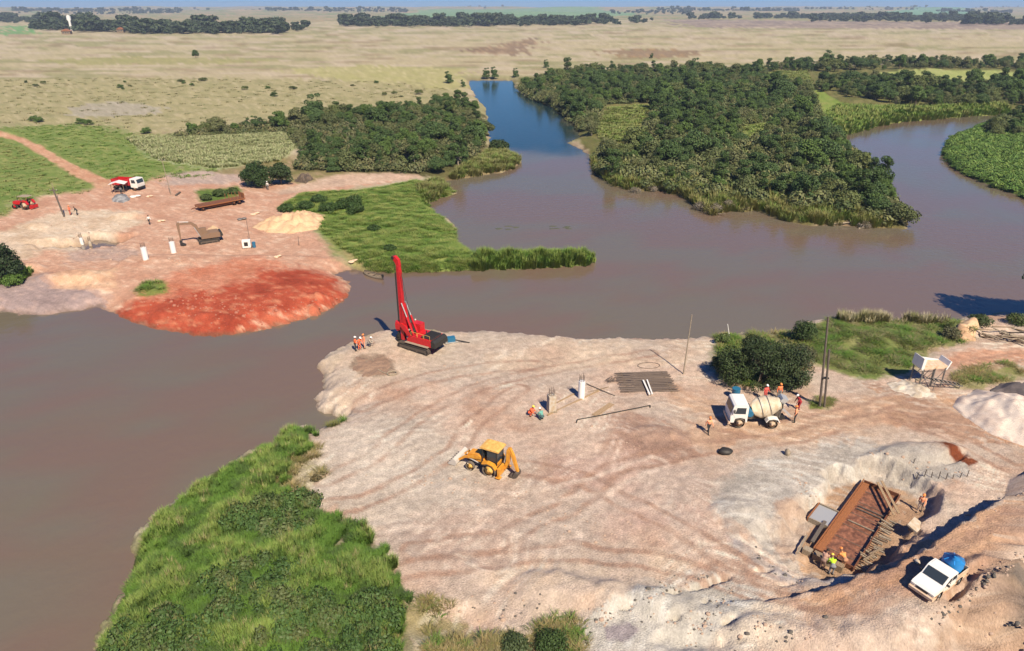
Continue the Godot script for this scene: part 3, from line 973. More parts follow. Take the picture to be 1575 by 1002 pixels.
# grass over an outline in the photograph: how many per square metre, heights, three colours
func grass(n: String, label: String, cat: String, px: Array, per: float, h0: float, h1: float, cols: Array, kind: int, wide := 1.0, patchy := -1.0, rough := 0.8, holes := []) -> void:
	var skip := []
	for hp in holes:
		skip.append(wpoly(hp, 0.8))
	var p := wpoly(px, 0.8)
	var bb := bbox(p)
	var ts := []
	var cs := []
	for i in int(bb.get_area() * per):
		var q := Vector2(rng.randf_range(bb.position.x, bb.end.x), rng.randf_range(bb.position.y, bb.end.y))
		if not Geometry2D.is_point_in_polygon(q + Vector2(nz.get_noise_2d(q.x * 60.0, q.y * 60.0), nz.get_noise_2d(q.x * 60.0, q.y * 60.0 + 50.0)) * rough, p):
			continue
		var f := nz.get_noise_2d(q.x * 25.0 + 400.0, q.y * 25.0)
		if f < patchy + rng.randf_range(-0.1, 0.1):
			continue
		var out := false
		for hole in skip:
			out = out or Geometry2D.is_point_in_polygon(q, hole)
		if out:
			continue
		var g := hgt(q.x, q.y)
		if g < 0.03:
			continue
		var h := rng.randf_range(h0, h1) * (1.0 + 0.5 * f)
		var w := wide * rng.randf_range(0.8, 1.25)
		ts.append(Transform3D(Basis(Vector3.UP, rng.randf() * TAU).scaled(Vector3(w, h, w)), Vector3(q.x, g, q.y)))
		var c: Color = cols[0].lerp(cols[1], smoothstep(-0.25, 0.35, f + rng.randf_range(-0.15, 0.15)))
		c = c.lerp(cols[2], smoothstep(0.0, 0.4, nz.get_noise_2d(q.x * 60.0, q.y * 60.0 + 800.0) + rng.randf_range(-0.15, 0.15)))
		cs.append(c)
	if ts.is_empty():
		return
	var m := leaf_mat("grass_blades", 1, 1, 1)
	var o := swarm(n, tufts[kind], m, ts, cs, null)
	tag(o, label, cat, "", "stuff")

func bush(n: String, label: String, cat: String, group: String, px: float, py: float, wide: float, tall: float, count: int, leaf: float, tone: Array, sd: int, low := 0.2) -> Node3D:
	var at := gpt(px, py)
	var o := thing(n, label, cat, at, 0.0, group)
	var lobes := crown_lobes(sd, wide, low, tall, 9 if count < 1600 else 17)
	put("trunk", trunk_mesh(sd, tall * 0.9, 0.05 + tall * 0.018, lobes), mats["bark"], o)
	put("crown", leaf_cloud(sd + 1, lobes, count, leaf), leaf_mat("bush_%d" % sd, tone[0], tone[1], tone[2]), o)
	return o

func make_plants() -> void:
	var rich := Color(0.105, 0.205, 0.034)
	var fresh := Color(0.175, 0.268, 0.058)
	var deep := Color(0.070, 0.120, 0.034)
	var straw := Color(0.32, 0.26, 0.13)
	var olive := Color(0.17, 0.18, 0.065)
	# near bank reed bed
	var bed := [150, 1040, 172, 975, 212, 912, 216, 890, 210, 862, 230, 832, 265, 800, 312, 764, 360, 733, 408, 706, 436, 694, 446, 676, 468, 664, 474, 692, 450, 724, 426, 764, 462, 796, 516, 808, 566, 846, 596, 878, 612, 910, 616, 960, 614, 1040]
	grass("reed_bed", "dense bright green reeds on the near bank beside the brown river", "reeds", bed, 62.0, 0.45, 0.95, [rich, fresh, deep], 0, 1.0, -0.55, 1.6)
	grass("tall_reed_clumps", "taller yellow green reed clumps standing out of the reed bed", "reeds", bed, 14.0, 0.8, 1.1, [fresh, Color(0.22, 0.29, 0.075), rich], 0, 0.9, 0.02, 1.6)
	grass("dead_stems", "straw coloured dead stems mixed into the reed bed", "stems", bed, 3.0, 0.7, 1.3, [Color(0.34, 0.30, 0.15), Color(0.26, 0.24, 0.12), olive], 0, 0.8, -0.1, 1.6)
	grass("dry_reeds", "straw coloured dead reeds at the edge of the sand beside the reed bed", "reeds", [425, 768, 450, 722, 470, 690, 500, 700, 505, 740, 478, 748, 465, 792], 16.0, 0.25, 0.6, [straw, olive, Color(0.4, 0.32, 0.2)], 1, 1.2, -0.05)
	grass("weed_strip", "sparse dry weeds along the foot of the sand slope", "weeds", [622, 930, 690, 940, 735, 985, 900, 962, 905, 1040, 615, 1040], 14.0, 0.2, 0.55, [olive, straw, rich], 1, 1.1, -0.02)
	grass("weed_tuft_patch", "green weeds at the water's edge below the sand mound", "weeds", [500, 664, 530, 646, 536, 652, 512, 668], 18.0, 0.3, 0.6, [fresh, olive, rich], 1)
	for a in [[360, 800, 470, 775, 480, 830, 400, 850, 350, 830, 1], [300, 930, 420, 870, 470, 900, 420, 960, 320, 985, 2], [180, 1000, 290, 950, 330, 1040, 180, 1040, 3], [430, 940, 600, 930, 610, 1040, 430, 1040, 4]]:
		grass("reed_bed_scrub", "dark leafy scrub growing up through the reed bed" if a[-1] < 4 else "olive leafy scrub at the landward foot of the reed bed", "scrub", a.slice(0, -1), 8.0, 1.0, 1.6, [Color(0.05, 0.095, 0.028), Color(0.07, 0.125, 0.036), Color(0.10, 0.125, 0.05)], 3, 0.8, -0.25, 2.0)
	bush("bank_shrub", "dark green shrub at the foot of the pale sand slope", "shrub", "", 848, 1000, 1.5, 1.1, 2600, 0.08, [0.05, 0.085, 0.025], 731, 0.05)
	bush("bank_shrub", "olive shrub beside the dark hollow under the sand slope", "shrub", "", 792, 1000, 1.2, 0.9, 2000, 0.08, [0.06, 0.085, 0.035], 733, 0.05)
	bush("dry_shrub", "small brown dry shrub on the sand beside the reed bed", "shrub", "", 486, 740, 0.6, 0.5, 900, 0.06, [0.12, 0.10, 0.05], 735, 0.05)
	# far bank point and reed island
	grass("island_reeds", "tall bright green reeds on the narrow spit in the river", "reeds", [726, 408, 760, 413, 850, 410, 905, 406, 922, 398, 900, 391, 850, 393, 780, 395, 738, 395], 16.0, 1.3, 2.0, [fresh, Color(0.19, 0.25, 0.06), rich], 0, 1.5)
	grass("point_grass", "lush green grass on the far bank's point", "grass", [430, 322, 470, 300, 560, 296, 640, 280, 700, 291, 664, 309, 662, 325, 700, 350, 706, 374, 735, 394, 740, 412, 700, 416, 570, 412, 530, 385, 495, 357, 503, 332], 16.0, 0.2, 0.6, [fresh, Color(0.27, 0.32, 0.10), rich], 1, 1.4, -0.32)
	grass("shore_reeds", "yellowish reeds along the far bank's shore below the wood", "reeds", [655, 312, 690, 288, 680, 278, 740, 266, 790, 256, 802, 244, 775, 232, 755, 232, 735, 248, 690, 272, 640, 290], 5.0, 0.9, 1.7, [olive, Color(0.24, 0.24, 0.10), fresh], 0, 2.2)
	grass("fill_grass", "small patch of green grass on the red earth fill", "grass", [212, 442, 255, 440, 256, 455, 216, 455], 8.0, 0.3, 0.6, [fresh, rich, olive], 1, 1.4, -0.1)
	grass("left_meadow", "rank green grass beside the dirt road on the far bank", "grass", [-120, 220, 0, 214, 60, 242, 105, 268, 138, 290, 140, 302, 60, 302, 0, 338, -120, 370], 0.9, 0.12, 0.35, [Color(0.22, 0.28, 0.09), Color(0.29, 0.29, 0.12), rich], 4, 1.1, 0.0)
	grass("road_meadow", "tall green grass behind the dirt road and the red truck", "grass", [0, 200, 120, 192, 240, 212, 335, 262, 330, 277, 185, 284, 120, 254, 75, 228, 38, 209], 0.7, 0.12, 0.35, [Color(0.27, 0.28, 0.12), fresh, rich], 4, 1.2, 0.0)
	grass("cane_field", "pale green cane field in front of the wood on the far bank", "cane", [195, 216, 260, 210, 440, 208, 456, 226, 428, 251, 330, 261, 240, 246], 3.0, 0.7, 1.1, [Color(0.34, 0.37, 0.21), Color(0.30, 0.34, 0.18), Color(0.39, 0.39, 0.25)], 4, 1.2)
	grass("marsh_tussocks", "rough olive tussocks scattered over the marsh meadow", "tussocks", [-200, 205, 0, 195, 250, 204, 400, 184, 600, 166, 715, 150, 720, 142, 600, 127, 200, 120, -200, 124], 0.03, 0.3, 0.6, [Color(0.22, 0.21, 0.11), Color(0.28, 0.26, 0.15), Color(0.17, 0.19, 0.085)], 4, 2.2, 0.0)
	# land between the arms
	grass("tongue_reeds", "yellow green reeds fringing the tongue of land between the river arms", "reeds", [905, 236, 915, 262, 940, 284, 975, 294, 1010, 292, 1050, 302, 1075, 320, 1095, 331, 1130, 324, 1165, 324, 1200, 337, 1240, 346, 1300, 346, 1350, 350, 1395, 351, 1330, 325, 1290, 305, 1200, 290, 1100, 280, 1020, 268, 950, 255], 3.2, 0.9, 2.3, [olive, Color(0.24, 0.23, 0.09), fresh], 0, 2.6, -0.3)
	grass("tongue_scrub", "leafy undergrowth below the trees between the river arms", "undergrowth", [797, 136, 860, 118, 1150, 110, 1240, 124, 1262, 185, 1345, 277, 1395, 345, 1230, 325, 1000, 290, 915, 260, 930, 222, 882, 190, 820, 155], 0.32, 1.6, 3.6, [Color(0.11, 0.13, 0.055), Color(0.16, 0.17, 0.075), Color(0.08, 0.11, 0.04)], 3, 2.6, -1.0, 0.8, clearings)
	grass("wood_scrub", "leafy undergrowth below the trees beside the cane field", "undergrowth", [255, 217, 440, 207, 470, 236, 455, 264, 640, 269, 735, 242, 746, 190, 700, 162, 500, 182], 0.4, 1.4, 3.0, [Color(0.10, 0.12, 0.05), Color(0.15, 0.15, 0.075), Color(0.08, 0.10, 0.04)], 3, 2.4)
	grass("clearing_grass", "light green grass in the clearings between the river arms", "grass", [918, 204, 938, 168, 1000, 164, 985, 188, 968, 218, 928, 220], 1.2, 0.4, 1.0, [fresh, Color(0.24, 0.27, 0.1), olive], 2, 1.8)
	for hi in range(1, clearings.size()):
		grass("glade_grass", "patch of light grass in a gap of the wood between the river arms", "grass", clearings[hi], 0.9, 0.3, 0.9, [fresh, Color(0.24, 0.27, 0.1), olive], 2, 1.6)
	grass("bend_reeds", "bright green reeds on the outer bank of the river bend", "reeds", [1262, 188, 1290, 165, 1400, 172, 1540, 164, 1560, 176, 1480, 179, 1420, 184, 1370, 189, 1330, 199, 1285, 211], 1.0, 1.2, 2.6, [fresh, Color(0.22, 0.25, 0.08), rich], 2, 2.4)
	grass("leafy_bank", "dense leafy green growth covering the bank across the muddy river", "undergrowth", [1452, 232, 1463, 211, 1545, 183, 1640, 178, 1700, 350, 1575, 303, 1512, 280, 1472, 262], 1.1, 0.8, 1.7, [Color(0.12, 0.22, 0.045), Color(0.17, 0.26, 0.065), Color(0.085, 0.15, 0.035)], 3, 1.6)
	# near bank, behind the mixer
	grass("bank_grass", "olive grass on the riverside behind the hopper", "grass", [1232, 545, 1242, 500, 1300, 494, 1470, 502, 1492, 532, 1430, 545, 1398, 580, 1330, 584, 1252, 564], 9.0, 0.15, 0.45, [olive, rich, Color(0.24, 0.22, 0.12)], 1, 1.6, -0.12)
	grass("plume_grass", "pale plumed grass along the river's edge behind the hopper", "grass", [1285, 497, 1300, 492, 1380, 497, 1455, 499, 1450, 508, 1360, 506, 1295, 506], 11.0, 0.9, 1.8, [Color(0.42, 0.38, 0.28), Color(0.34, 0.31, 0.2), olive], 0, 1.4, -0.15)
	grass("pole_grass", "small round patch of grass at the foot of the tall double pole", "grass", [1246, 628, 1270, 621, 1284, 629, 1268, 636, 1248, 634], 25.0, 0.15, 0.35, [olive, rich, straw], 1, 1.0)
	grass("verge_grass", "dull green grass strip between the red track and the white sand pile", "grass", [1458, 594, 1480, 577, 1552, 567, 1575, 584, 1512, 600], 10.0, 0.15, 0.4, [olive, straw, rich], 1, 1.4, -0.1)
	grass("bush_weeds", "weeds growing round the big bush on the near bank", "weeds", [1100, 522, 1130, 513, 1230, 515, 1245, 560, 1235, 598, 1160, 604, 1108, 590], 7.0, 0.2, 0.6, [olive, rich, straw], 1, 1.5, -0.1)
	grass("corner_grass", "green grass below the dark tree on the far bank's sand", "grass", [-40, 440, 20, 428, 52, 418, 40, 434, 0, 442], 8.0, 0.4, 0.9, [rich, fresh, deep], 2, 0.9)
	# single bushes
	var dk := [0.040, 0.062, 0.024]
	bush("round_bush", "tall dark bush behind the concrete mixer truck, thickest of the clump", "bush", "", 1166, 592, 3.2, 5.6, 9000, 0.10, dk, 801)
	bush("round_bush", "broad dark bush beside the blue barrel", "bush", "", 1127, 588, 2.5, 4.3, 6000, 0.10, [0.048, 0.075, 0.026], 803)
	bush("round_bush", "dark green bush between the clump and the double pole", "bush", "", 1207, 588, 2.8, 4.7, 7000, 0.10, [0.044, 0.066, 0.028], 805)
	bush("round_bush", "greyish thin bush at the river side of the clump", "bush", "", 1232, 560, 1.8, 2.4, 2200, 0.10, [0.085, 0.09, 0.05], 807)
	bush("round_bush", "low dark bush on the open sand side of the clump", "bush", "", 1106, 578, 1.5, 2.3, 2200, 0.10, [0.055, 0.08, 0.03], 861)
	bush("round_bush", "low olive bush at the foot of the clump behind the drum", "bush", "", 1222, 594, 1.5, 2.0, 2200, 0.10, [0.075, 0.085, 0.04], 863)
	for a in [[978, 296, 1.9, 1.6], [1003, 294, 1.6, 1.2], [1078, 322, 2.2, 1.7], [1100, 326, 1.8, 1.5], [1120, 318, 1.5, 1.3], [1330, 348, 1.8, 1.2]]:
		bush("dead_bush", "grey leafless bush at the waterline between the river arms", "bush", "grey bushes at the waterline", a[0], a[1], a[2], a[3], 1100, 0.10, [0.22, 0.19, 0.16], 870 + int(a[0]), 0.05)
	bush("bank_tree", "small dark tree on the river's edge behind the clump", "tree", "", 1236, 524, 1.8, 2.6, 3200, 0.10, [0.045, 0.075, 0.024], 809)
	bush("bank_tree", "low green shrub at the water's edge beside a white stake", "shrub", "", 1112, 528, 1.1, 1.2, 1300, 0.10, [0.10, 0.14, 0.045], 811)
	bush("bank_shrub", "grey green shrub beside the clay block at the river", "shrub", "", 1462, 520, 1.4, 1.3, 1500, 0.10, [0.11, 0.11, 0.06], 813)
	bush("bank_shrub", "dark shrub at the river in front of the timber pile", "shrub", "", 1506, 500, 1.5, 1.3, 1500, 0.10, [0.06, 0.085, 0.03], 815)
	bush("bank_shrub", "green shrub beside the timber pile at the edge of the river", "shrub", "", 1562, 498, 1.8, 1.1, 1500, 0.10, [0.07, 0.10, 0.03], 816)
	bush("round_tree", "big round dark tree beside the bare yard on the far bank", "tree", "", 395, 286, 4.2, 5.6, 6000, 0.2, [0.036, 0.066, 0.020], 817, 0.3)
	bush("round_tree", "round dark tree with a pile of brushwood under it", "tree", "", 432, 284, 3.6, 5.2, 5000, 0.2, [0.042, 0.068, 0.024], 819, 0.3)
	bush("corner_tree", "dark tree standing on the sand at the far bank's corner", "tree", "", 2, 432, 4.2, 6.2, 6000, 0.17, [0.026, 0.046, 0.018], 821, 0.3)
	bush("corner_bush", "bright green bush at the foot of the corner tree", "bush", "", 22, 438, 1.8, 1.6, 2400, 0.13, [0.085, 0.15, 0.03], 823, 0.1)
	bush("tip_bush", "round dark bush at the tip of the reedy shore", "bush", "", 766, 232, 3.4, 3.0, 2600, 0.24, [0.040, 0.066, 0.022], 825, 0.2)
	for a in [[440, 325, 1.8, 1.4], [470, 322, 2.0, 1.6], [505, 326, 2.4, 1.9], [530, 322, 2.2, 2.2], [548, 330, 2.3, 2.2], [490, 312, 2.0, 1.6], [545, 315, 2.1, 2.0], [575, 355, 1.5, 0.9], [600, 385, 1.2, 0.8]]:
		bush("low_shrub", "low dark shrub behind the yellow sand heap on the far bank", "shrub", "shrubs behind the yellow sand heap", a[0], a[1], a[2], a[3], 1700, 0.16, [0.045, 0.085, 0.022], 830 + int(a[0]), 0.1)
	for a in [[318, 308, 1.6, 1.1], [338, 302, 1.9, 1.4], [358, 298, 1.6, 1.2]]:
		bush("low_shrub", "low green shrub behind the rusty trailer", "shrub", "shrubs behind the rusty trailer", a[0], a[1], a[2], a[3], 1500, 0.16, [0.065, 0.10, 0.03], 1500 + int(a[0]), 0.1)
	for a in [[690, 128, 6.0], [712, 134, 3.5], [748, 120, 5.5], [760, 120, 6.0], [793, 119, 5.0], [840, 104, 5.0], [1002, 90, 4.0]]:
		var at := gpt(a[0], a[1])
		tree("back_tree", at, 3, Vector3(1.2, 1.0, 1.2) * a[2] / 6.3, "dark tree standing alone near the end of the clear river arm", "lone trees at the end of the clear arm")
	var lone := gpt(301, 89)
	tree("lone_tree", lone, 0, Vector3(1.2, 1.2, 1.2), "lone dark flat topped tree far out on the dry plain", "")
	# shrubs over the marsh meadow
	for i in 22:
		var knot: Array = [[40, 128], [180, 132], [300, 128], [420, 140], [560, 134], [640, 146]][rng.randi() % 6]
		var at := gpt(knot[0] + rng.randfn() * 32.0, knot[1] + rng.randfn() * 4.0)
		if shore(at.x, at.z) > 3.0:
			var s := rng.randf_range(0.16, 0.42)
			tree("marsh_shrub", at, [2, 3, 1, 5][rng.randi() % 4], Vector3(s * 2.0, s, s * 2.0), "small dark shrub on the olive marsh meadow", "shrubs of the marsh meadow", "shrub")
	for a in [[60, 188], [52, 186], [135, 192], [125, 190], [225, 205], [620, 190]]:
		tree("marsh_shrub", gpt(a[0], a[1]), 1, Vector3(0.9, 0.45, 0.9), "low spreading shrub near the dirt road's bend", "shrubs near the road's bend", "shrub")
	# two tall trees standing past the timber pile throw their shade on the water
	for a in [[66.0, -76.8, 2.5], [70.2, -76.0, 2.6], [72.8, -76.4, 2.5], [75.5, -75.0, 2.5]]:
		tree("tall_tree", Vector3(a[0], 1.2, a[1]), 8, Vector3(1.15, a[2], 1.15), "tall slender tree past the timber pile at the river", "tall trees past the timber pile")
	# far woods and hedges
	var far := []
	for a in [[165, 46, 60, 12, 130], [250, 50, 40, 8, 0], [320, 49, 120, 14, 260], [430, 46, 40, 10, 40], [100, 44, 50, 10, 130], [30, 33, 50, 10, 90], [150, 21, 130, 30, 300], [310, 19, 120, 20, 70], [520, 20, 110, 20, 220], [640, 38, 115, 12, 330], [800, 37, 105, 12, 260], [750, 16, 30, 12, 26], [900, 33, 60, 8, 0], [930, 35, 25, 6, 16], [990, 34, 20, 6, 14], [1100, 29, 40, 8, 30], [1120, 20, 110, 30, 240], [1240, 28, 80, 10, 120], [1400, 31, 150, 10, 320], [1560, 36, 80, 8, 140], [1500, 21, 60, 20, 60], [1300, 18, 130, 20, 120], [1000, 22, 60, 20, 60], [1560, 16, 60, 30, 70]]:
		for i in a[4]:
			var p := flat(a[0] + rng.randf_range(-1, 1) * a[2], a[1] + rng.randfn() * (1.3 if a[1] > 30 else 0.5), 2.0)
			p.y = hgt(p.x, p.z)
			var s := 1.2 + 2.6 * pow(rng.randf(), 1.8) * (0.75 + nz.get_noise_2d(p.x * 1.5, p.z * 1.5))
			far.append(Transform3D(Basis(Vector3.UP, rng.randf() * TAU).scaled(Vector3(s * 1.6, s, s * 1.6)), p))
	var fo := swarm("far_woods", leaf_cloud(991, crown_lobes(990, 3.0, 0.2, 6.4, 9), 500, 0.6).mesh(), leaf_mat("far_leaves", 0.055, 0.078, 0.040), far, [], null)
	tag(fo, "dark belts of trees far out on the plain below the horizon", "woods", "", "stuff")

# ---------------------------------------------------------------- machines
func V(x: float, y: float, z: float) -> Vector3:
	return Vector3(x, y, z)

func paints() -> void:
	mat("tyre", 0.035, 0.033, 0.032, 0.9)
	mat("dusty_tyre", 0.13, 0.105, 0.085, 0.95)
	mat("dark_steel", 0.07, 0.065, 0.06, 0.6, 0.3)
	mat("black", 0.02, 0.02, 0.02, 0.5)
	mat("glass", 0.03, 0.04, 0.05, 0.08)
	mat("white_paint", 0.78, 0.76, 0.72, 0.35)
	mat("dusty_white", 0.70, 0.58, 0.47, 0.6)
	mat("red_paint", 0.55, 0.018, 0.028, 0.4)
	mat("dark_red_paint", 0.33, 0.03, 0.03, 0.5)
	mat("yellow_paint", 0.72, 0.36, 0.045, 0.45)
	mat("pale_yellow", 0.78, 0.52, 0.16, 0.5)
	mat("rust", 0.30, 0.11, 0.05, 0.9)
	mat("rust_orange", 0.50, 0.19, 0.07, 0.9)
	mat("old_steel", 0.20, 0.16, 0.13, 0.75, 0.2)
	mat("bucket_steel", 0.50, 0.46, 0.42, 0.7, 0.1)
	mat("grey_steel", 0.36, 0.34, 0.32, 0.55, 0.4)
	mat("dusty_brown", 0.20, 0.125, 0.08, 0.8)
	mat("galvanised", 0.55, 0.55, 0.54, 0.45, 0.5)
	mat("drum_paint", 0.66, 0.64, 0.55, 0.6)
	mat("blue_plastic", 0.025, 0.24, 0.62, 0.35)
	mat("teal_plastic", 0.02, 0.13, 0.24, 0.45)
	mat("concrete", 0.50, 0.48, 0.44, 0.9)
	mat("white_concrete", 0.72, 0.71, 0.70, 0.9)
	mat("new_wood", 0.62, 0.43, 0.25, 0.85)
	mat("old_wood", 0.44, 0.32, 0.21, 0.9)
	mat("grey_wood", 0.22, 0.18, 0.15, 0.9)
	mat("pale_wood", 0.55, 0.45, 0.33, 0.85)
	mat("rebar_steel", 0.15, 0.115, 0.095, 0.8, 0.2)
	mat("lamp_glass", 0.75, 0.72, 0.65, 0.15)
	mat("orange_cloth", 0.85, 0.20, 0.07, 0.85)
	var dust := grain(256, 0.012, 0.88, 1.0, 61, false, true)
	worn("white_paint", grain(256, 0.02, 0.93, 1.0, 63), 0.6)
	for k in ["dusty_white", "yellow_paint", "pale_yellow", "drum_paint", "concrete", "red_paint"]:
		worn(k, dust, 0.6)
	var blot := grain(256, 0.03, 0.45, 1.0, 62)
	for k in ["rust", "rust_orange", "old_steel", "old_wood", "grey_wood", "new_wood", "pale_wood", "dark_steel", "grey_steel"]:
		worn(k, blot, 1.3)

func wheel(parent: Node3D, at: Vector3, r: float, w: float, rim: String, tyre := "dusty_tyre") -> Node3D:
	var o := Node3D.new()
	o.name = "wheel"
	parent.add_child(o, true)
	o.position = at
	var z := V(0, 0, 1)
	put("tyre", MB.new().lathe(V(0, 0, -w / 2), z, [0, r * 0.62, 0, r * 0.93, w * 0.18, r, w * 0.82, r, w, r * 0.93, w, r * 0.62], 20), mats[tyre], o)
	put("rim", MB.new().lathe(V(0, 0, -w / 2 + 0.02), z, [0, r * 0.2, 0.03, r * 0.6, w - 0.07, r * 0.6, w - 0.04, r * 0.2], 16), mats[rim], o)
	return o

func track_belt(parent: Node3D, len_: float, r: float, w: float, z: float, m: String) -> void:
	var p := []
	for i in 9:
		var a := -PI / 2 + PI * i / 8
		p.append_array([len_ / 2 - r + cos(a) * r, r + sin(a) * r])
	for i in 9:
		var a := PI / 2 + PI * i / 8
		p.append_array([-len_ / 2 + r + cos(a) * r, r + sin(a) * r])
	var t := put("crawler_track", MB.new().prism(p, z - w / 2, z + w / 2), mats["dark_steel"], parent)
	var shoes := MB.new()
	var n := int(len_ / 0.2)
	for i in n:
		var x := -len_ / 2 + r * 0.6 + (len_ - r * 1.2) * i / (n - 1)
		shoes.box(V(x, 2 * r + 0.015, z), V(0.11, 0.04, w + 0.04))
	for i in 7:
		var a := -PI / 2 + PI * (i + 0.5) / 7
		shoes.box(V(len_ / 2 - r + cos(a) * r, r + sin(a) * r, z), V(0.05, 0.12, w + 0.04), Basis(V(0, 0, 1), a))
		shoes.box(V(-len_ / 2 + r - cos(a) * r, r + sin(a) * r, z), V(0.05, 0.12, w + 0.04), Basis(V(0, 0, 1), -a))
	put("track_shoes", shoes, mats[m], t)
	var fr := MB.new().box(V(0, r * 1.05, z), V(len_ - r * 1.6, r * 0.8, w + 0.06))
	put("track_frame", fr, mats[m], t)
	for i in 4:
		put("roller", MB.new().tube(V(-len_ / 2 + r + (len_ - 2 * r) * i / 3.0, r * 0.55, z - w / 2 - 0.06), V(-len_ / 2 + r + (len_ - 2 * r) * i / 3.0, r * 0.55, z + w / 2 + 0.06), r * 0.32, r * 0.32, 10), mats["old_steel"], t)

func drilling_rig() -> void:
	var at := gpt(646, 534)
	var o := thing("drilling_rig", "bright red crawler drilling rig with a tall mast at the river's edge", "drilling rig", at, yawdir(-0.86, -0.5))
	track_belt(o, 4.3, 0.36, 0.55, 1.1, "old_steel")
	track_belt(o, 4.3, 0.36, 0.55, -1.1, "old_steel")
	put("undercarriage", MB.new().box(V(0, 0.55, 0), V(2.2, 0.4, 1.7)).tube(V(-0.1, 0.7, 0), V(-0.1, 0.98, 0), 0.65, 0.65, 16), mats["dark_steel"], o)
	var body := put("machine_body", MB.new().prism([-2.5, 0.98, 0.9, 0.98, 0.9, 1.4, 0.2, 1.75, -1.2, 1.82, -2.5, 1.82], -1.15, 1.15), mats["red_paint"], o)
	put("engine_cover", MB.new().prism([-2.45, 1.82, -0.9, 1.82, -1.0, 1.97, -2.4, 1.97], -0.95, 0.95), mats["dark_steel"], body)
	for i in 6:
		put("vent_slat", MB.new().box(V(-2.2 + i * 0.2, 1.99, 0.1), V(0.06, 0.05, 1.3)), mats["black"], body)
	put("counterweight", MB.new().prism([-3.05, 1.0, -2.5, 1.0, -2.5, 1.85, -2.75, 1.85, -3.05, 1.6], -1.2, 1.2), mats["dark_steel"], o)
	put("exhaust_pipe", MB.new().tube(V(-1.6, 2.1, -0.7), V(-1.6, 2.75, -0.7), 0.06, 0.06, 8), mats["dark_steel"], o)
	var cab := put("cab", MB.new().prism([0.1, 1.0, 1.35, 1.0, 1.5, 1.7, 1.25, 2.65, 0.1, 2.65], 0.35, 1.2), mats["red_paint"], o)
	put("window", MB.new().prism([0.25, 1.75, 1.3, 1.75, 1.15, 2.5, 0.25, 2.5], 1.2, 1.215), mats["glass"], cab)
	put("window", MB.new().box(V(1.41, 2.15, 0.78), V(0.03, 0.75, 0.7), Basis(V(0, 0, 1), 0.26)), mats["glass"], cab)
	for s in [-1.0, 1.0]:
		put("luffing_arm", MB.new().prism([0.7, 1.3, 1.0, 1.1, 2.25, 2.3, 2.1, 2.75, 1.5, 2.5], s * 0.48 - 0.08, s * 0.48 + 0.08), mats["red_paint"], o)
		var cy := put("mast_cylinder", MB.new().tube(V(0.55, 1.6, s * 0.36), V(1.35, 3.6, s * 0.36), 0.12, 0.12, 10), mats["red_paint"], o)
		put("piston_rod", MB.new().tube(V(1.35, 3.6, s * 0.36), V(2.0, 5.2, s * 0.36), 0.065, 0.065, 8), mats["galvanised"], cy)
	var lean := V(2.15, 0.5, 0)
	var top := V(2.0, 10.2, 0)
	var mast := put("mast", MB.new().prism([2.05, 0.45, 2.52, 0.45, 2.46, 9.6, 2.16, 9.6, 2.02, 5.0], -0.23, 0.23), mats["red_paint"], o)
	for s in [-1.0, 1.0]:
		put("mast_rail", MB.new().box(V(2.54, 5.0, s * 0.15), V(0.07, 8.9, 0.05)), mats["dark_red_paint"], mast)
	for i in 9:
		put("mast_hatch", MB.new().box(V(2.2, 1.5 + i * 0.9, 0.235), V(0.24, 0.5, 0.02)), mats["dark_red_paint"], mast)
	put("mast_support", MB.new().prism([1.4, 2.0, 2.08, 1.8, 2.08, 5.0, 1.92, 4.8], -0.34, 0.34), mats["red_paint"], o)
	var head := put("mast_head", MB.new().prism([2.1, 9.55, 2.52, 9.55, 2.7, 9.95, 3.05, 10.25, 3.05, 10.55, 2.65, 10.6, 2.2, 10.25], -0.2, 0.2), mats["red_paint"], o)
	put("sheave", MB.new().tube(V(2.92, 10.38, -0.24), V(2.92, 10.38, 0.24), 0.2, 0.2, 14), mats["dark_steel"], head)
	var kel := put("kelly_bar", MB.new().tube(V(2.86, 1.2, 0), V(2.86, 8.6, 0), 0.075, 0.075, 10), mats["dark_steel"], o)
	put("wire_rope", MB.new().tube(V(2.86, 8.6, 0), V(2.92, 10.3, 0), 0.03, 0.03, 6), mats["black"], kel)
	put("rotary_drive", MB.new().box(V(2.8, 2.1, 0), V(0.75, 0.75, 0.7)).tube(V(3.0, 1.5, 0), V(3.0, 2.6, 0), 0.3, 0.3, 12), mats["red_paint"], o)
	put("auger", MB.new().lathe(V(3.0, 0.02, 0), Vector3.UP, [0, 0.12, 0.1, 0.34, 0.2, 0.34, 0.3, 0.16, 0.4, 0.36, 0.5, 0.36, 0.6, 0.16, 0.7, 0.34, 0.8, 0.34, 0.9, 0.14, 1.3, 0.12], 14), mats["dark_steel"], o)
	for i in 3:
		put("handrail", MB.new().path([V(-2.3 + i * 0.9, 1.85, -1.1), V(-2.3 + i * 0.9, 2.35, -1.1), V(-1.5 + i * 0.9, 2.35, -1.1), V(-1.5 + i * 0.9, 1.85, -1.1)], 0.02, 0.02, 5), mats["pale_yellow"], o)
	for s in [-1.0, 1.0]:
		put("hoist_rope", MB.new().tube(V(0.95, 2.0, s * 0.12), V(2.4, 10.2, s * 0.12), 0.02, 0.02, 5), mats["black"], o)
		put("work_lamp", MB.new().box(V(1.3, 2.75, 0.78 + s * 0.3), V(0.12, 0.12, 0.14)), mats["lamp_glass"], o)
	put("winch_drum", MB.new().tube(V(0.95, 1.75, -0.5), V(0.95, 1.75, 0.3), 0.3, 0.3, 12), mats["dark_steel"], o)
	put("hydraulic_hose", MB.new().path([V(0.9, 2.0, 0.25), V(1.5, 2.9, 0.5), V(1.9, 4.2, 0.45), V(2.3, 5.0, 0.4), V(2.7, 2.5, 0.38)], 0.04, 0.04, 6), mats["black"], o)
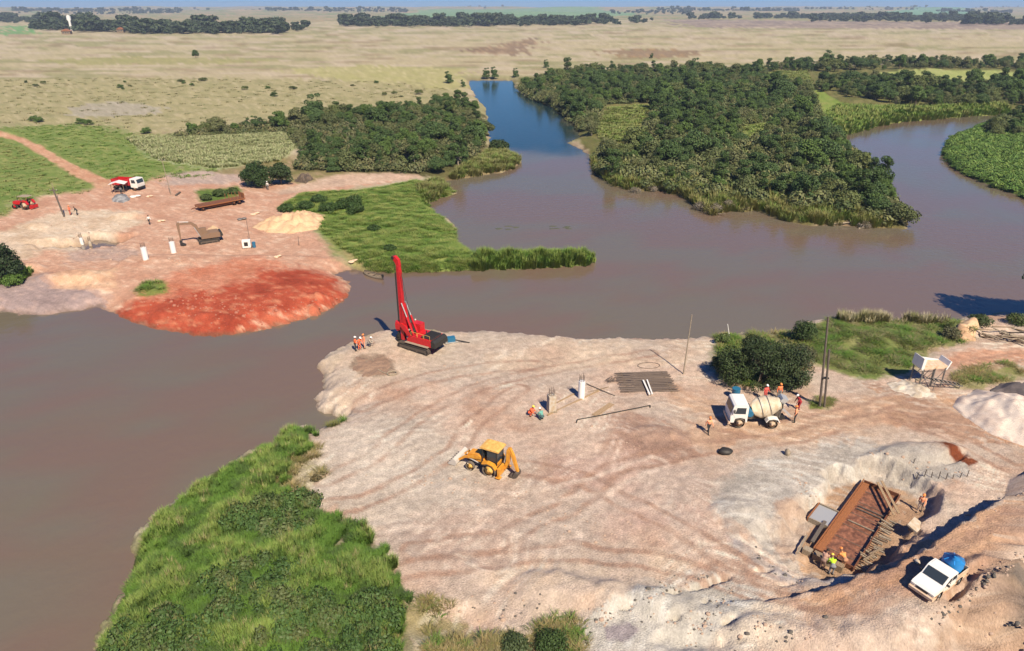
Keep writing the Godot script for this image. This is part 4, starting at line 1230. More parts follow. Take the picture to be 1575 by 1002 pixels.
	put("catwalk", MB.new().box(V(-0.6, 1.02, 1.32), V(3.2, 0.05, 0.35)).box(V(-0.6, 1.02, -1.32), V(3.2, 0.05, 0.35)), mats["pale_wood"], o)

func backhoe() -> void:
	var at := gpt(752, 722)
	var o := thing("backhoe_loader", "yellow backhoe loader with pale front bucket parked on the open sand", "backhoe", at, yawdir(-0.88, -0.46))
	o.scale = V(0.93, 0.93, 0.93)
	for s in [-1.0, 1.0]:
		wheel(o, V(-0.55, 0.68, s * 0.88), 0.68, 0.42, "pale_yellow")
		wheel(o, V(1.45, 0.45, s * 0.86), 0.45, 0.3, "pale_yellow")
		put("mudguard", MB.new().prism([-1.25, 0.95, -1.0, 1.38, -0.4, 1.5, 0.15, 1.32, 0.1, 1.2, -0.4, 1.4, -0.95, 1.3], s * 0.66, s * 1.1), mats["yellow_paint"], o)
	put("chassis", MB.new().box(V(0.4, 0.72, 0), V(3.4, 0.36, 0.7)), mats["dark_steel"], o)
	var hood := put("bonnet", MB.new().prism([0.35, 0.85, 2.0, 0.8, 2.05, 1.2, 1.9, 1.42, 0.35, 1.6], -0.42, 0.42), mats["yellow_paint"], o)
	put("grille", MB.new().box(V(2.04, 1.03, 0), V(0.04, 0.4, 0.6)), mats["black"], hood)
	for i in 3:
		put("vent", MB.new().box(V(1.0 + i * 0.28, 1.2, 0.425), V(0.16, 0.2, 0.015)), mats["black"], hood)
	var cab := put("cab_floor", MB.new().box(V(-0.4, 1.05, 0), V(1.5, 0.3, 1.2)), mats["yellow_paint"], o)
	put("seat", MB.new().box(V(-0.5, 1.35, 0), V(0.5, 0.25, 0.5)).box(V(-0.75, 1.7, 0), V(0.12, 0.6, 0.5)), mats["black"], cab)
	put("steering_wheel", MB.new().tube(V(0.05, 1.2, 0), V(-0.05, 1.75, 0), 0.03, 0.03, 6).tube(V(-0.07, 1.74, 0), V(-0.06, 1.78, 0), 0.2, 0.2, 14), mats["black"], cab)
	for c in [[0.3, 0.58, 0.26], [0.3, -0.58, 0.26], [-1.15, 0.6, -1.15], [-1.15, -0.6, -1.15]]:
		put("cab_post", MB.new().tube(V(c[0], 1.2, c[1]), V(c[2], 2.62, c[1]), 0.055, 0.055, 6), mats["black"], o)
	put("rear_window", MB.new().box(V(-1.15, 1.95, 0), V(0.02, 1.1, 1.1)), mats["glass"], o)
	put("windscreen", MB.new().box(V(0.28, 1.95, 0), V(0.02, 1.1, 1.06)), mats["glass"], o)
	for s in [-1.0, 1.0]:
		put("side_window", MB.new().box(V(-0.62, 1.95, s * 0.585), V(0.9, 1.1, 0.02)), mats["glass"], o)
	put("roof", MB.new().prism([-1.4, 2.62, 0.5, 2.6, 0.52, 2.68, 0.2, 2.76, -1.2, 2.78, -1.4, 2.72], -0.74, 0.74), mats["pale_yellow"], o)
	# front loader
	for s in [-1.0, 1.0]:
		put("loader_arm", MB.new().prism([0.5, 1.5, 0.75, 1.62, 2.3, 1.1, 2.95, 0.5, 2.85, 0.36, 2.15, 0.9, 0.5, 1.3], s * 0.52 - 0.06, s * 0.52 + 0.06), mats["yellow_paint"], o)
		put("lift_cylinder", MB.new().tube(V(0.8, 0.8, s * 0.52), V(2.0, 1.05, s * 0.52), 0.06, 0.06, 8), mats["galvanised"], o)
	var bk := put("front_bucket", MB.new().prism([2.9, 0.62, 2.82, 0.3, 2.95, 0.06, 3.75, 0.04, 3.75, 0.08, 3.05, 0.14, 2.96, 0.34, 3.02, 0.6, 3.2, 0.78, 3.14, 0.82], -1.05, 1.05), mats["bucket_steel"], o)
	for s in [-1.0, 1.0]:
		put("bucket_side", MB.new().prism([2.9, 0.62, 2.82, 0.3, 2.95, 0.06, 3.75, 0.04, 3.2, 0.78], s * 1.05, s * 1.09), mats["bucket_steel"], bk)
	for i in 7:
		put("tooth", MB.new().box(V(3.8, 0.06, -0.9 + i * 0.3), V(0.16, 0.04, 0.06)), mats["dark_steel"], bk)
	# rear digger, folded
	put("rear_frame", MB.new().box(V(-1.5, 0.75, 0), V(0.25, 0.75, 1.9)), mats["yellow_paint"], o)
	for s in [-1.0, 1.0]:
		put("stabiliser", MB.new().prism([-1.65, 1.15, -1.4, 1.15, -1.45, 0.35, -1.6, 0.35], s * 0.95 - 0.09, s * 0.95 + 0.09).box(V(-1.52, 0.24, s * 0.95), V(0.45, 0.07, 0.4)), mats["yellow_paint"], o)
	var tr := Transform3D(Basis(), V(0, 0, 0))
	var boom := put("boom", MB.new().prism([-1.55, 0.75, -1.75, 0.62, -2.15, 1.5, -2.25, 2.75, -2.05, 2.95, -1.9, 2.8, -1.85, 1.6], -0.15, 0.15, tr), mats["yellow_paint"], o)
	put("boom_cylinder", MB.new().tube(V(-1.6, 1.3, 0.0), V(-1.82, 2.4, 0.0), 0.07, 0.06, 8), mats["galvanised"], boom)
	put("dipper_arm", MB.new().prism([-2.0, 3.0, -2.2, 2.65, -2.85, 0.75, -3.05, 0.8, -2.6, 2.4, -2.25, 3.05], -0.13, 0.13, tr), mats["yellow_paint"], o)
	var rb := put("digger_bucket", MB.new().prism([-2.85, 0.85, -3.1, 0.75, -3.05, 0.35, -2.7, 0.12, -2.3, 0.2, -2.3, 0.3, -2.62, 0.35, -2.72, 0.6], -0.38, 0.38, tr), mats["old_steel"], o)
	for i in 4:
		put("tooth", MB.new().box(V(-2.22, 0.24, -0.3 + i * 0.2), V(0.18, 0.05, 0.06)), mats["dark_steel"], rb)
	for s in [-1.0, 1.0]:
		put("headlight", MB.new().box(V(2.06, 1.28, s * 0.3), V(0.04, 0.12, 0.14)), mats["lamp_glass"], o)

func mixer_truck() -> void:
	var at := gpt(1158, 650)
	var o := thing("concrete_mixer_truck", "white cab concrete mixer truck with a pale drum beside the dark bushes", "truck", at + V(0, 0.02, 0), yawdir(-1.0, -0.06))
	for s in [-1.0, 1.0]:
		wheel(o, V(1.55, 0.48, s * 0.95), 0.48, 0.28, "dusty_white")
		wheel(o, V(-1.45, 0.48, s * 0.98), 0.48, 0.26, "dusty_white")
		wheel(o, V(-1.45, 0.48, s * 0.68), 0.48, 0.26, "dark_steel")
		put("mudguard", MB.new().prism([-2.1, 0.75, -1.9, 1.06, -1.45, 1.14, -1.0, 1.06, -0.8, 0.75, -0.88, 0.72, -1.05, 0.99, -1.45, 1.07, -1.85, 0.99, -2.02, 0.72], s * 0.58, s * 1.14), mats["white_paint"], o)
	put("chassis", MB.new().box(V(-0.3, 0.75, 0), V(4.9, 0.22, 0.8)), mats["dark_steel"], o)
	var cab := put("cab", MB.new().prism([0.9, 0.62, 1.02, 0.62, 1.1, 0.98, 1.55, 1.08, 2.0, 0.98, 2.1, 0.55, 2.42, 0.55, 2.46, 1.3, 2.24, 2.32, 2.05, 2.42, 0.95, 2.42, 0.9, 2.3], -1.05, 1.05), mats["white_paint"], o)
	for s in [-1.0, 1.0]:
		var d := put("door", MB.new().prism([1.05, 1.1, 2.05, 1.1, 2.2, 1.4, 2.02, 2.25, 1.05, 2.25], s * 1.05, s * 1.075), mats["white_paint"], cab)
		put("window", MB.new().prism([1.13, 1.52, 2.08, 1.52, 1.95, 2.16, 1.13, 2.16], s * 1.075, s * 1.09), mats["glass"], d)
		put("mirror", MB.new().box(V(2.2, 1.85, s * 1.25), V(0.08, 0.35, 0.18)), mats["black"], cab)
		put("headlight", MB.new().box(V(2.46, 0.9, s * 0.75), V(0.04, 0.16, 0.3)), mats["lamp_glass"], cab)
	put("windscreen", MB.new().box(V(2.365, 1.82, 0), V(0.03, 0.72, 1.8), Basis(V(0, 0, 1), 0.21)), mats["glass"], cab)
	put("bumper", MB.new().box(V(2.48, 0.5, 0), V(0.16, 0.26, 2.1)), mats["dusty_white"], o)
	put("water_tank", MB.new().tube(V(0.6, 1.35, -0.8), V(0.6, 1.35, 0.8), 0.3, 0.3, 14), mats["teal_plastic"], o)
	put("engine_box", MB.new().box(V(0.6, 0.95, 0), V(0.5, 0.35, 1.4)), mats["old_steel"], o)
	put("fuel_tank", MB.new().box(V(0.35, 0.62, 0.8), V(0.7, 0.4, 0.4)), mats["galvanised"], o)
	put("drum_cradle", MB.new().prism([-2.2, 0.86, 0.3, 0.86, 0.3, 1.2, 0.1, 1.2, -0.2, 1.0, -1.7, 1.0, -1.9, 1.55, -2.2, 1.55], -0.4, 0.4), mats["old_steel"], o)
	var ax := V(-0.955, 0.296, 0).normalized()
	var dr := put("drum", MB.new().lathe(V(0.3, 1.42, 0), ax, [0, 0.35, 0.1, 0.62, 0.55, 0.96, 1.35, 1.0, 1.75, 0.9, 2.35, 0.62, 2.6, 0.55], 26), mats["drum_paint"], o)
	for t in [0.75, 1.5]:
		put("drum_band", MB.new().lathe(V(0.3, 1.42, 0) + ax * t, ax, [0, 0.9, 0.0, 1.02, 0.06, 1.02, 0.06, 0.9], 26), mats["grey_steel"], dr)
	put("drum_mouth", MB.new().lathe(V(0.3, 1.42, 0) + ax * 2.6, ax, [0, 0.57, 0.1, 0.57, 0.12, 0.42], 20), mats["dark_steel"], dr)
	put("loading_hopper", MB.new().prism([-2.35, 2.3, -2.75, 2.75, -2.2, 2.95, -2.0, 2.6], -0.45, 0.45), mats["galvanised"], o)
	put("discharge_chute", MB.new().prism([-2.4, 1.75, -2.4, 1.6, -3.2, 0.85, -3.3, 0.95], -0.25, 0.25), mats["galvanised"], o)
	for s in [-1.0, 1.0]:
		put("rear_post", MB.new().tube(V(-2.15, 0.85, s * 0.42), V(-2.35, 2.5, s * 0.42), 0.05, 0.05, 6), mats["grey_steel"], o)
	var ld := put("ladder", MB.new().tube(V(-2.5, 0.7, 0.5), V(-2.6, 2.6, 0.5), 0.025, 0.025, 5).tube(V(-2.5, 0.7, 0.85), V(-2.6, 2.6, 0.85), 0.025, 0.025, 5), mats["grey_steel"], o)
	for i in 6:
		put("rung", MB.new().tube(V(-2.5 - i * 0.018, 0.85 + i * 0.32, 0.5), V(-2.5 - i * 0.018, 0.85 + i * 0.32, 0.85), 0.02, 0.02, 5), mats["grey_steel"], ld)

func pickup() -> void:
	var at := gpt(1441, 900)
	var o := thing("pickup_truck", "dusty white double cab pickup carrying a blue water tank on the ramp", "pickup", at, yawdir(-0.85, 0.53))
	o.scale = V(0.88, 0.92, 0.9)
	for s in [-1.0, 1.0]:
		wheel(o, V(1.35, 0.33, s * 0.74), 0.33, 0.22, "galvanised", "tyre")
		wheel(o, V(-1.3, 0.33, s * 0.74), 0.33, 0.22, "galvanised", "tyre")
	var low := put("lower_body", MB.new().prism([-2.35, 0.42, -1.7, 0.38, -1.64, 0.62, -1.3, 0.74, -0.96, 0.62, -0.9, 0.34, 0.95, 0.34, 1.01, 0.62, 1.35, 0.74, 1.69, 0.62, 1.75, 0.34, 2.2, 0.34, 2.28, 0.6, 2.2, 0.72, -2.35, 0.72], -0.84, 0.84), mats["dusty_white"], o)
	put("front_bumper", MB.new().prism([2.15, 0.3, 2.36, 0.34, 2.38, 0.56, 2.22, 0.62], -0.84, 0.84), mats["dusty_white"], o)
	var hood := put("bonnet", MB.new().prism([1.0, 0.72, 2.2, 0.72, 2.24, 0.82, 2.05, 0.95, 1.0, 1.08], -0.82, 0.82), mats["white_paint"], o)
	put("grille", MB.new().box(V(2.26, 0.7, 0), V(0.05, 0.12, 0.8)), mats["black"], hood)
	var cab := put("cab", MB.new().prism([-0.72, 0.72, 1.0, 0.72, 1.12, 1.06, 0.42, 1.55, 0.2, 1.6, -0.5, 1.58, -0.66, 1.5, -0.78, 1.0], -0.8, 0.8), mats["white_paint"], o)
	put("roof_panel", MB.new().prism([0.24, 1.6, -0.5, 1.585, -0.48, 1.62, 0.1, 1.635], -0.68, 0.68), mats["white_paint"], cab)
	put("windscreen", MB.new().box(V(0.785, 1.315, 0), V(0.03, 0.74, 1.4), Basis(V(0, 0, 1), 0.96)), mats["glass"], cab)
	put("rear_window", MB.new().box(V(-0.745, 1.28, 0), V(0.03, 0.4, 1.2), Basis(V(0, 0, 1), -0.24)), mats["glass"], cab)
	for s in [-1.0, 1.0]:
		var fd := put("door", MB.new().prism([0.12, 0.5, 0.95, 0.5, 1.0, 1.02, 0.42, 1.48, 0.12, 1.5], s * 0.8, s * 0.825), mats["white_paint"], cab)
		put("window", MB.new().prism([0.18, 1.07, 0.86, 1.07, 0.4, 1.42, 0.18, 1.44], s * 0.825, s * 0.84), mats["glass"], fd)
		put("handle", MB.new().box(V(0.24, 0.96, s * 0.835), V(0.16, 0.035, 0.02)), mats["black"], fd)
		var rd := put("door", MB.new().prism([-0.68, 0.5, 0.1, 0.5, 0.1, 1.5, -0.48, 1.5, -0.7, 1.05], s * 0.8, s * 0.825), mats["white_paint"], cab)
		put("window", MB.new().prism([-0.58, 1.07, 0.04, 1.07, 0.04, 1.44, -0.44, 1.43], s * 0.825, s * 0.84), mats["glass"], rd)
		put("handle", MB.new().box(V(-0.55, 0.96, s * 0.835), V(0.16, 0.035, 0.02)), mats["black"], rd)
		put("mirror", MB.new().box(V(0.8, 1.1, s * 0.94), V(0.1, 0.14, 0.2)), mats["black"], o)
		put("headlight", MB.new().box(V(2.2, 0.78, s * 0.66), V(0.12, 0.14, 0.26)), mats["lamp_glass"], o)
		put("bed_side", MB.new().box(V(-1.55, 0.88, s * 0.8), V(1.6, 0.4, 0.06)), mats["dusty_white"], o)
	put("bed_floor", MB.new().box(V(-1.55, 0.74, 0), V(1.6, 0.05, 1.56)), mats["dark_steel"], o)
	put("tailgate", MB.new().box(V(-2.36, 0.88, 0), V(0.05, 0.4, 1.64)), mats["dusty_white"], o)
	var c := cos(o.rotation.y)
	var sn := sin(o.rotation.y)
	var tp := at + V(c * -1.35, 0.71, -sn * -1.35)
	var t := thing("water_tank", "blue plastic water tank in the bed of the white pickup", "tank", tp, 0.0)
	put("tank_body", MB.new().lathe(V(0, 0, 0), Vector3.UP, [0, 0.52, 0.04, 0.56, 0.35, 0.6, 0.4, 0.64, 0.46, 0.6, 0.72, 0.64, 0.8, 0.62, 0.9, 0.42, 0.92, 0.3], 28), mats["blue_plastic"], t)
	put("lid", MB.new().lathe(V(0, 0.9, 0), Vector3.UP, [0, 0.3, 0.06, 0.3, 0.1, 0.2, 0.11, 0.05], 20), mats["blue_plastic"], t)
	for i in 6:
		var a := TAU * i / 6
		put("rib", MB.new().box(V(cos(a) * 0.5, 0.84, sin(a) * 0.5), V(0.3, 0.05, 0.06), Basis(Vector3.UP, -a) * Basis(V(0, 0, 1), -0.4)), mats["blue_plastic"], t)

func excavator() -> void:
	var at := gpt(321, 372)
	var o := thing("excavator", "dark dusty crawler excavator with its arm bent down on the far bank", "excavator", at, yawdir(-0.8, 0.45))
	o.scale = V(0.84, 0.84, 0.84)
	track_belt(o, 3.9, 0.42, 0.55, 1.1, "old_steel")
	track_belt(o, 3.9, 0.42, 0.55, -1.1, "old_steel")
	put("undercarriage", MB.new().box(V(0, 0.6, 0), V(2.0, 0.4, 1.7)).tube(V(0, 0.7, 0), V(0, 1.05, 0), 0.6, 0.6, 14), mats["dark_steel"], o)
	put("machine_body", MB.new().prism([-2.2, 1.05, 1.3, 1.05, 1.3, 1.5, 0.3, 1.75, -0.4, 2.1, -1.9, 2.1, -2.3, 1.8], -1.25, 1.25), mats["dusty_brown"], o)
	put("counterweight", MB.new().prism([-2.7, 1.2, -2.2, 1.1, -2.2, 2.0, -2.5, 2.0, -2.7, 1.7], -1.25, 1.25), mats["dark_steel"], o)
	var cab := put("cab", MB.new().prism([0.0, 1.05, 1.45, 1.05, 1.55, 1.8, 1.2, 2.8, 0.0, 2.8], 0.35, 1.25), mats["dusty_brown"], o)
	put("window", MB.new().prism([0.15, 1.8, 1.4, 1.8, 1.12, 2.65, 0.15, 2.65], 1.25, 1.27), mats["glass"], cab)
	put("windscreen", MB.new().box(V(1.42, 2.2, 0.8), V(0.03, 0.9, 0.75), Basis(V(0, 0, 1), 0.34)), mats["glass"], cab)
	var boom := put("boom", MB.new().prism([0.8, 1.4, 1.3, 1.3, 2.0, 3.2, 2.7, 4.0, 4.9, 4.15, 4.95, 4.35, 2.6, 4.5, 1.6, 3.7], -0.22, 0.22), mats["dusty_brown"], o)
	for s in [-1.0, 1.0]:
		put("boom_cylinder", MB.new().tube(V(1.35, 1.3, s * 0.35), V(2.2, 3.4, s * 0.3), 0.08, 0.07, 8), mats["galvanised"], boom)
	put("arm_cylinder", MB.new().tube(V(3.0, 4.5, 0), V(4.9, 4.75, 0), 0.08, 0.06, 8), mats["galvanised"], boom)
	put("dipper_arm", MB.new().prism([4.6, 4.75, 5.0, 4.75, 5.2, 4.2, 5.05, 1.0, 4.85, 1.0, 4.7, 4.0], -0.17, 0.17), mats["dusty_brown"], o)
	var bk := put("bucket", MB.new().prism([4.8, 1.05, 5.15, 1.05, 5.25, 0.6, 4.95, 0.1, 4.4, 0.02, 4.25, 0.2, 4.7, 0.4, 4.85, 0.7], -0.5, 0.5), mats["dark_steel"], o)
	for i in 5:
		put("tooth", MB.new().box(V(4.25, 0.14, -0.4 + i * 0.2), V(0.2, 0.05, 0.07)), mats["dark_steel"], bk)

func far_machines() -> void:
	# tipper lorry
	var at := gpt(200, 291)
	var o := thing("tipper_truck", "red tipper lorry with a white cab parked by the dirt road", "truck", at, yawdir(0.97, 0.2))
	for s in [-1.0, 1.0]:
		wheel(o, V(2.0, 0.5, s * 0.95), 0.5, 0.28, "dusty_white", "tyre")
		wheel(o, V(-1.4, 0.5, s * 0.95), 0.5, 0.3, "dark_steel", "tyre")
		wheel(o, V(-2.5, 0.5, s * 0.95), 0.5, 0.3, "dark_steel", "tyre")
	put("chassis", MB.new().box(V(-0.3, 0.8, 0), V(5.8, 0.25, 0.9)), mats["dark_steel"], o)
	var cab := put("cab", MB.new().prism([1.3, 0.7, 2.9, 0.6, 2.95, 1.4, 2.7, 2.5, 1.3, 2.55], -1.15, 1.15), mats["white_paint"], o)
	put("windscreen", MB.new().box(V(2.85, 1.95, 0), V(0.03, 0.8, 1.95), Basis(V(0, 0, 1), 0.22)), mats["glass"], cab)
	for s in [-1.0, 1.0]:
		put("side_window", MB.new().prism([1.6, 1.6, 2.6, 1.6, 2.45, 2.3, 1.6, 2.3], s * 1.15, s * 1.17), mats["glass"], cab)
	put("bumper", MB.new().box(V(2.98, 0.6, 0), V(0.14, 0.35, 2.2)), mats["dark_steel"], o)
	var bed := put("tipper_body", MB.new().box(V(-1.15, 1.1, 0), V(4.3, 0.15, 2.3)), mats["dark_red_paint"], o)
	for s in [-1.0, 1.0]:
		put("side_wall", MB.new().box(V(-1.15, 1.75, s * 1.12), V(4.3, 1.15, 0.08)), mats["red_paint"], bed)
		for i in 5:
			put("side_post", MB.new().box(V(-3.2 + i * 1.02, 1.75, s * 1.19), V(0.1, 1.15, 0.07)), mats["dark_red_paint"], bed)
	put("front_wall", MB.new().box(V(0.98, 1.85, 0), V(0.08, 1.35, 2.2)), mats["red_paint"], bed)
	put("tailgate", MB.new().box(V(-3.28, 1.75, 0), V(0.08, 1.1, 2.2)), mats["dark_red_paint"], bed)
	# shelter beside it
	var sh := thing("tarp_shelter", "small open shelter with a white tarp roof beside the red lorry", "shelter", gpt(184, 296), 0.2)
	for c in [[-1.2, -0.9], [1.2, -0.9], [-1.2, 0.9], [1.2, 0.9]]:
		put("post", MB.new().tube(V(c[0], -0.1, c[1]), V(c[0], 2.0, c[1]), 0.05, 0.05, 6), mats["old_wood"], sh)
	put("tarp_roof", MB.new().prism([-1.6, 1.9, 0, 2.35, 1.6, 1.9, 1.6, 1.95, 0, 2.4, -1.6, 1.95], -1.2, 1.2), mats["white_paint"], sh)
	put("bench", MB.new().box(V(0, 0.45, 0), V(2.0, 0.06, 0.6)).box(V(-0.8, 0.2, 0), V(0.08, 0.45, 0.5)).box(V(0.8, 0.2, 0), V(0.08, 0.45, 0.5)), mats["grey_wood"], sh)
	# tractor
	at = gpt(38, 321)
	o = thing("tractor", "red farm tractor with a pale canopy at the edge of the green meadow", "tractor", at, yawdir(-0.98, -0.15))
	for s in [-1.0, 1.0]:
		wheel(o, V(-0.9, 0.85, s * 0.85), 0.85, 0.45, "dusty_white")
		wheel(o, V(1.5, 0.48, s * 0.7), 0.48, 0.28, "red_paint", "tyre")
		put("mudguard", MB.new().prism([-1.8, 1.1, -1.5, 1.65, -0.8, 1.85, -0.1, 1.6, -0.1, 1.5, -0.8, 1.74, -1.4, 1.55, -1.7, 1.05], s * 0.6, s * 1.05), mats["red_paint"], o)
	put("chassis", MB.new().box(V(0.2, 0.75, 0), V(3.0, 0.35, 0.5)), mats["dark_steel"], o)
	put("bonnet", MB.new().prism([0.0, 0.9, 2.0, 0.85, 2.05, 1.3, 1.8, 1.5, 0.0, 1.6], -0.36, 0.36), mats["red_paint"], o)
	put("exhaust_pipe", MB.new().tube(V(1.3, 1.4, 0.2), V(1.3, 2.3, 0.2), 0.05, 0.05, 6), mats["black"], o)
	put("seat", MB.new().box(V(-0.7, 1.35, 0), V(0.5, 0.14, 0.5)).box(V(-0.95, 1.6, 0), V(0.1, 0.5, 0.5)), mats["black"], o)
	for c in [[-1.4, 0.55], [-1.4, -0.55], [0.1, 0.5], [0.1, -0.5]]:
		put("canopy_post", MB.new().tube(V(c[0], 1.0, c[1]), V(c[0], 2.5, c[1]), 0.04, 0.04, 6), mats["dark_red_paint"], o)
	put("canopy", MB.new().prism([-1.7, 2.48, 0.4, 2.48, 0.35, 2.56, -0.6, 2.62, -1.65, 2.56], -0.75, 0.75), mats["pale_wood"], o)
	put("rear_blade", MB.new().box(V(-2.1, 0.5, 0), V(0.1, 0.6, 2.0)).box(V(-1.7, 0.7, 0), V(0.8, 0.12, 0.5)), mats["red_paint"], o)
	# lowbed trailer
	var a := gpt(304, 325)
	var b := gpt(374, 311)
	o = thing("lowbed_trailer", "long rusty low trailer with orange stakes standing in the bare yard", "trailer", (a + b) * 0.5, yawto(a, b))
	var ln := a.distance_to(b)
	put("trailer_bed", MB.new().box(V(0, 0.95, 0), V(ln, 0.16, 2.4)), mats["rust_orange"], o)
	for i in 8:
		put("deck_plank", MB.new().box(V(0, 1.05, -1.05 + i * 0.3), V(ln - 0.3, 0.05, 0.26)), mats["rust"], o)
	for s in [-1.0, 1.0]:
		put("side_beam", MB.new().prism([-ln / 2, 0.85, -ln / 2, 0.7, -ln / 2 + 2.0, 0.45, ln / 2 - 2.5, 0.45, ln / 2 - 1.5, 0.7, ln / 2, 0.7, ln / 2, 0.85], s * 0.8 - 0.08, s * 0.8 + 0.08), mats["rust"], o)
		for k in 2:
			wheel(o, V(ln / 2 - 1.2 - k * 1.1, 0.42, s * 1.0), 0.42, 0.3, "rust", "tyre")
		wheel(o, V(-ln / 2 + 0.8, 0.4, s * 0.9), 0.4, 0.25, "rust", "tyre")
		for i in 5:
			put("stake", MB.new().tube(V(ln / 2 - 0.2 - i * 0.7, 1.0, s * 1.15), V(ln / 2 - 0.2 - i * 0.7, 2.1, s * 1.15), 0.05, 0.05, 5), mats["rust_orange"], o)
	put("head_board", MB.new().box(V(ln / 2 - 0.1, 1.5, 0), V(0.1, 1.0, 2.2)), mats["rust_orange"], o)
	put("tow_bar", MB.new().path([V(-ln / 2, 0.75, 0.5), V(-ln / 2 - 1.2, 0.6, 0), V(-ln / 2, 0.75, -0.5)], 0.06, 0.06, 6), mats["rust"], o)
	# boat
	a = flat(561, 421, 0.0)
	b = flat(588, 430, 0.0)
	o = thing("rowing_boat", "narrow wooden boat moored beside the grassy bank", "boat", V((a.x + b.x) / 2, -0.06, (a.z + b.z) / 2), yawto(a, b))
	var hl := MB.new()
	var inn := MB.new()
	var rings := 9
	var sec := [[-1.0, 0.42], [-0.92, 0.2], [-0.55, 0.0], [0.55, 0.0], [0.92, 0.2], [1.0, 0.42]]
	for m in [hl, inn]:
		var sh2 := 0.0 if m == hl else 0.05
		for i in rings + 1:
			var t := lerpf(-1, 1, float(i) / rings)
			var w := 0.55 * pow(1.0 - pow(absf(t), 2.6), 0.6) + 0.04 - sh2
			for q in sec:
				m.vert(V(t * (2.15 - sh2), q[1] + sh2 + 0.16 * t * t, q[0] * w), V(0, q[1] - 0.2, q[0]).normalized() * (1.0 if m == hl else -1.0))
		for i in rings:
			for j in 5:
				var k := i * 6 + j
				m.face(k, k + 1, k + 7)
				m.face(k, k + 7, k + 6)
	put("hull", hl, mats["pale_wood"], o)
	put("inner_planking", inn, mats["pale_wood"], o)
	for x in [-1.2, 0.0, 1.1]:
		put("thwart", MB.new().box(V(x, 0.36, 0), V(0.2, 0.04, 0.9)), mats["old_wood"], o)
	put("motor", MB.new().box(V(2.1, 0.65, 0), V(0.25, 0.4, 0.25)).tube(V(2.15, 0.5, 0), V(2.2, -0.25, 0), 0.05, 0.05, 6), mats["black"], o)

# ---------------------------------------------------------------- site things
func column(px: float, py: float, tall: float, r: float, m: String, label: String, square := false) -> void:
	var o := thing("concrete_column", label, "column", gpt(px, py), 0.3)
	if square:
		put("shaft", MB.new().box(V(0, tall / 2 - 0.15, 0), V(r * 2, tall + 0.3, r * 2)), mats[m], o)
	else:
		put("shaft", MB.new().lathe(V(0, -0.3, 0), Vector3.UP, [0, r, tall + 0.25, r, tall + 0.3, r * 0.96], 20), mats[m], o)
	for i in 9:
		var a := TAU * i / 9
		put("starter_bar", MB.new().tube(V(cos(a) * r * 0.75, tall - 0.2, sin(a) * r * 0.75), V(cos(a) * r * 0.75, tall + 0.6 + 0.1 * (i % 3), sin(a) * r * 0.78), 0.02, 0.02, 5), mats["rebar_steel"], o)
	put("tie_ring", MB.new().lathe(V(0, tall + 0.3, 0), Vector3.UP, [0, r * 0.74, 0.0, r * 0.79, 0.03, r * 0.79, 0.03, r * 0.74], 14), mats["rebar_steel"], o)

func pole(n: String, label: String, px: float, py: float, topx: float, tall: float, r: float, m: String, arms := false) -> Node3D:
	var at := gpt(px, py)
	var o := thing(n, label, "pole", at)
	var top := V(topx, tall, 0)
	put("shaft", MB.new().tube(V(0, -0.5, 0), top, r, r * 0.7, 10), mats[m], o)
	if arms:
		put("cross_arm", MB.new().box(top + V(0, -0.35, 0), V(1.5, 0.1, 0.1)), mats["grey_wood"], o)
		for i in 3:
			put("insulator", MB.new().lathe(top + V(-0.6 + i * 0.6, -0.3, 0), Vector3.UP, [0, 0.03, 0.06, 0.06, 0.12, 0.03], 8), mats["white_paint"], o)
	return o

func plank(label: String, x0: float, y0: float, x1: float, y1: float, w: float, th: float, m: String, lift := 0.0, group := "", n := "timber_plank") -> void:
	var a := gpt(x0, y0)
	var b := gpt(x1, y1)
	var o := MeshInstance3D.new()
	o.name = numbered(n)
	var d := b - a
	o.mesh = MB.new().box(V(0, 0, 0), V(d.length(), th, w)).mesh()
	o.material_override = mats[m]
	add_child(o)
	o.position = (a + b) * 0.5 + V(0, th * 0.5 + 0.02 + lift, 0)
	o.rotation = Vector3(0, yawto(a, b), 0)
	o.rotate_object_local(V(0, 0, 1), asin(d.y / d.length()))
	tag(o, label, "plank", group)

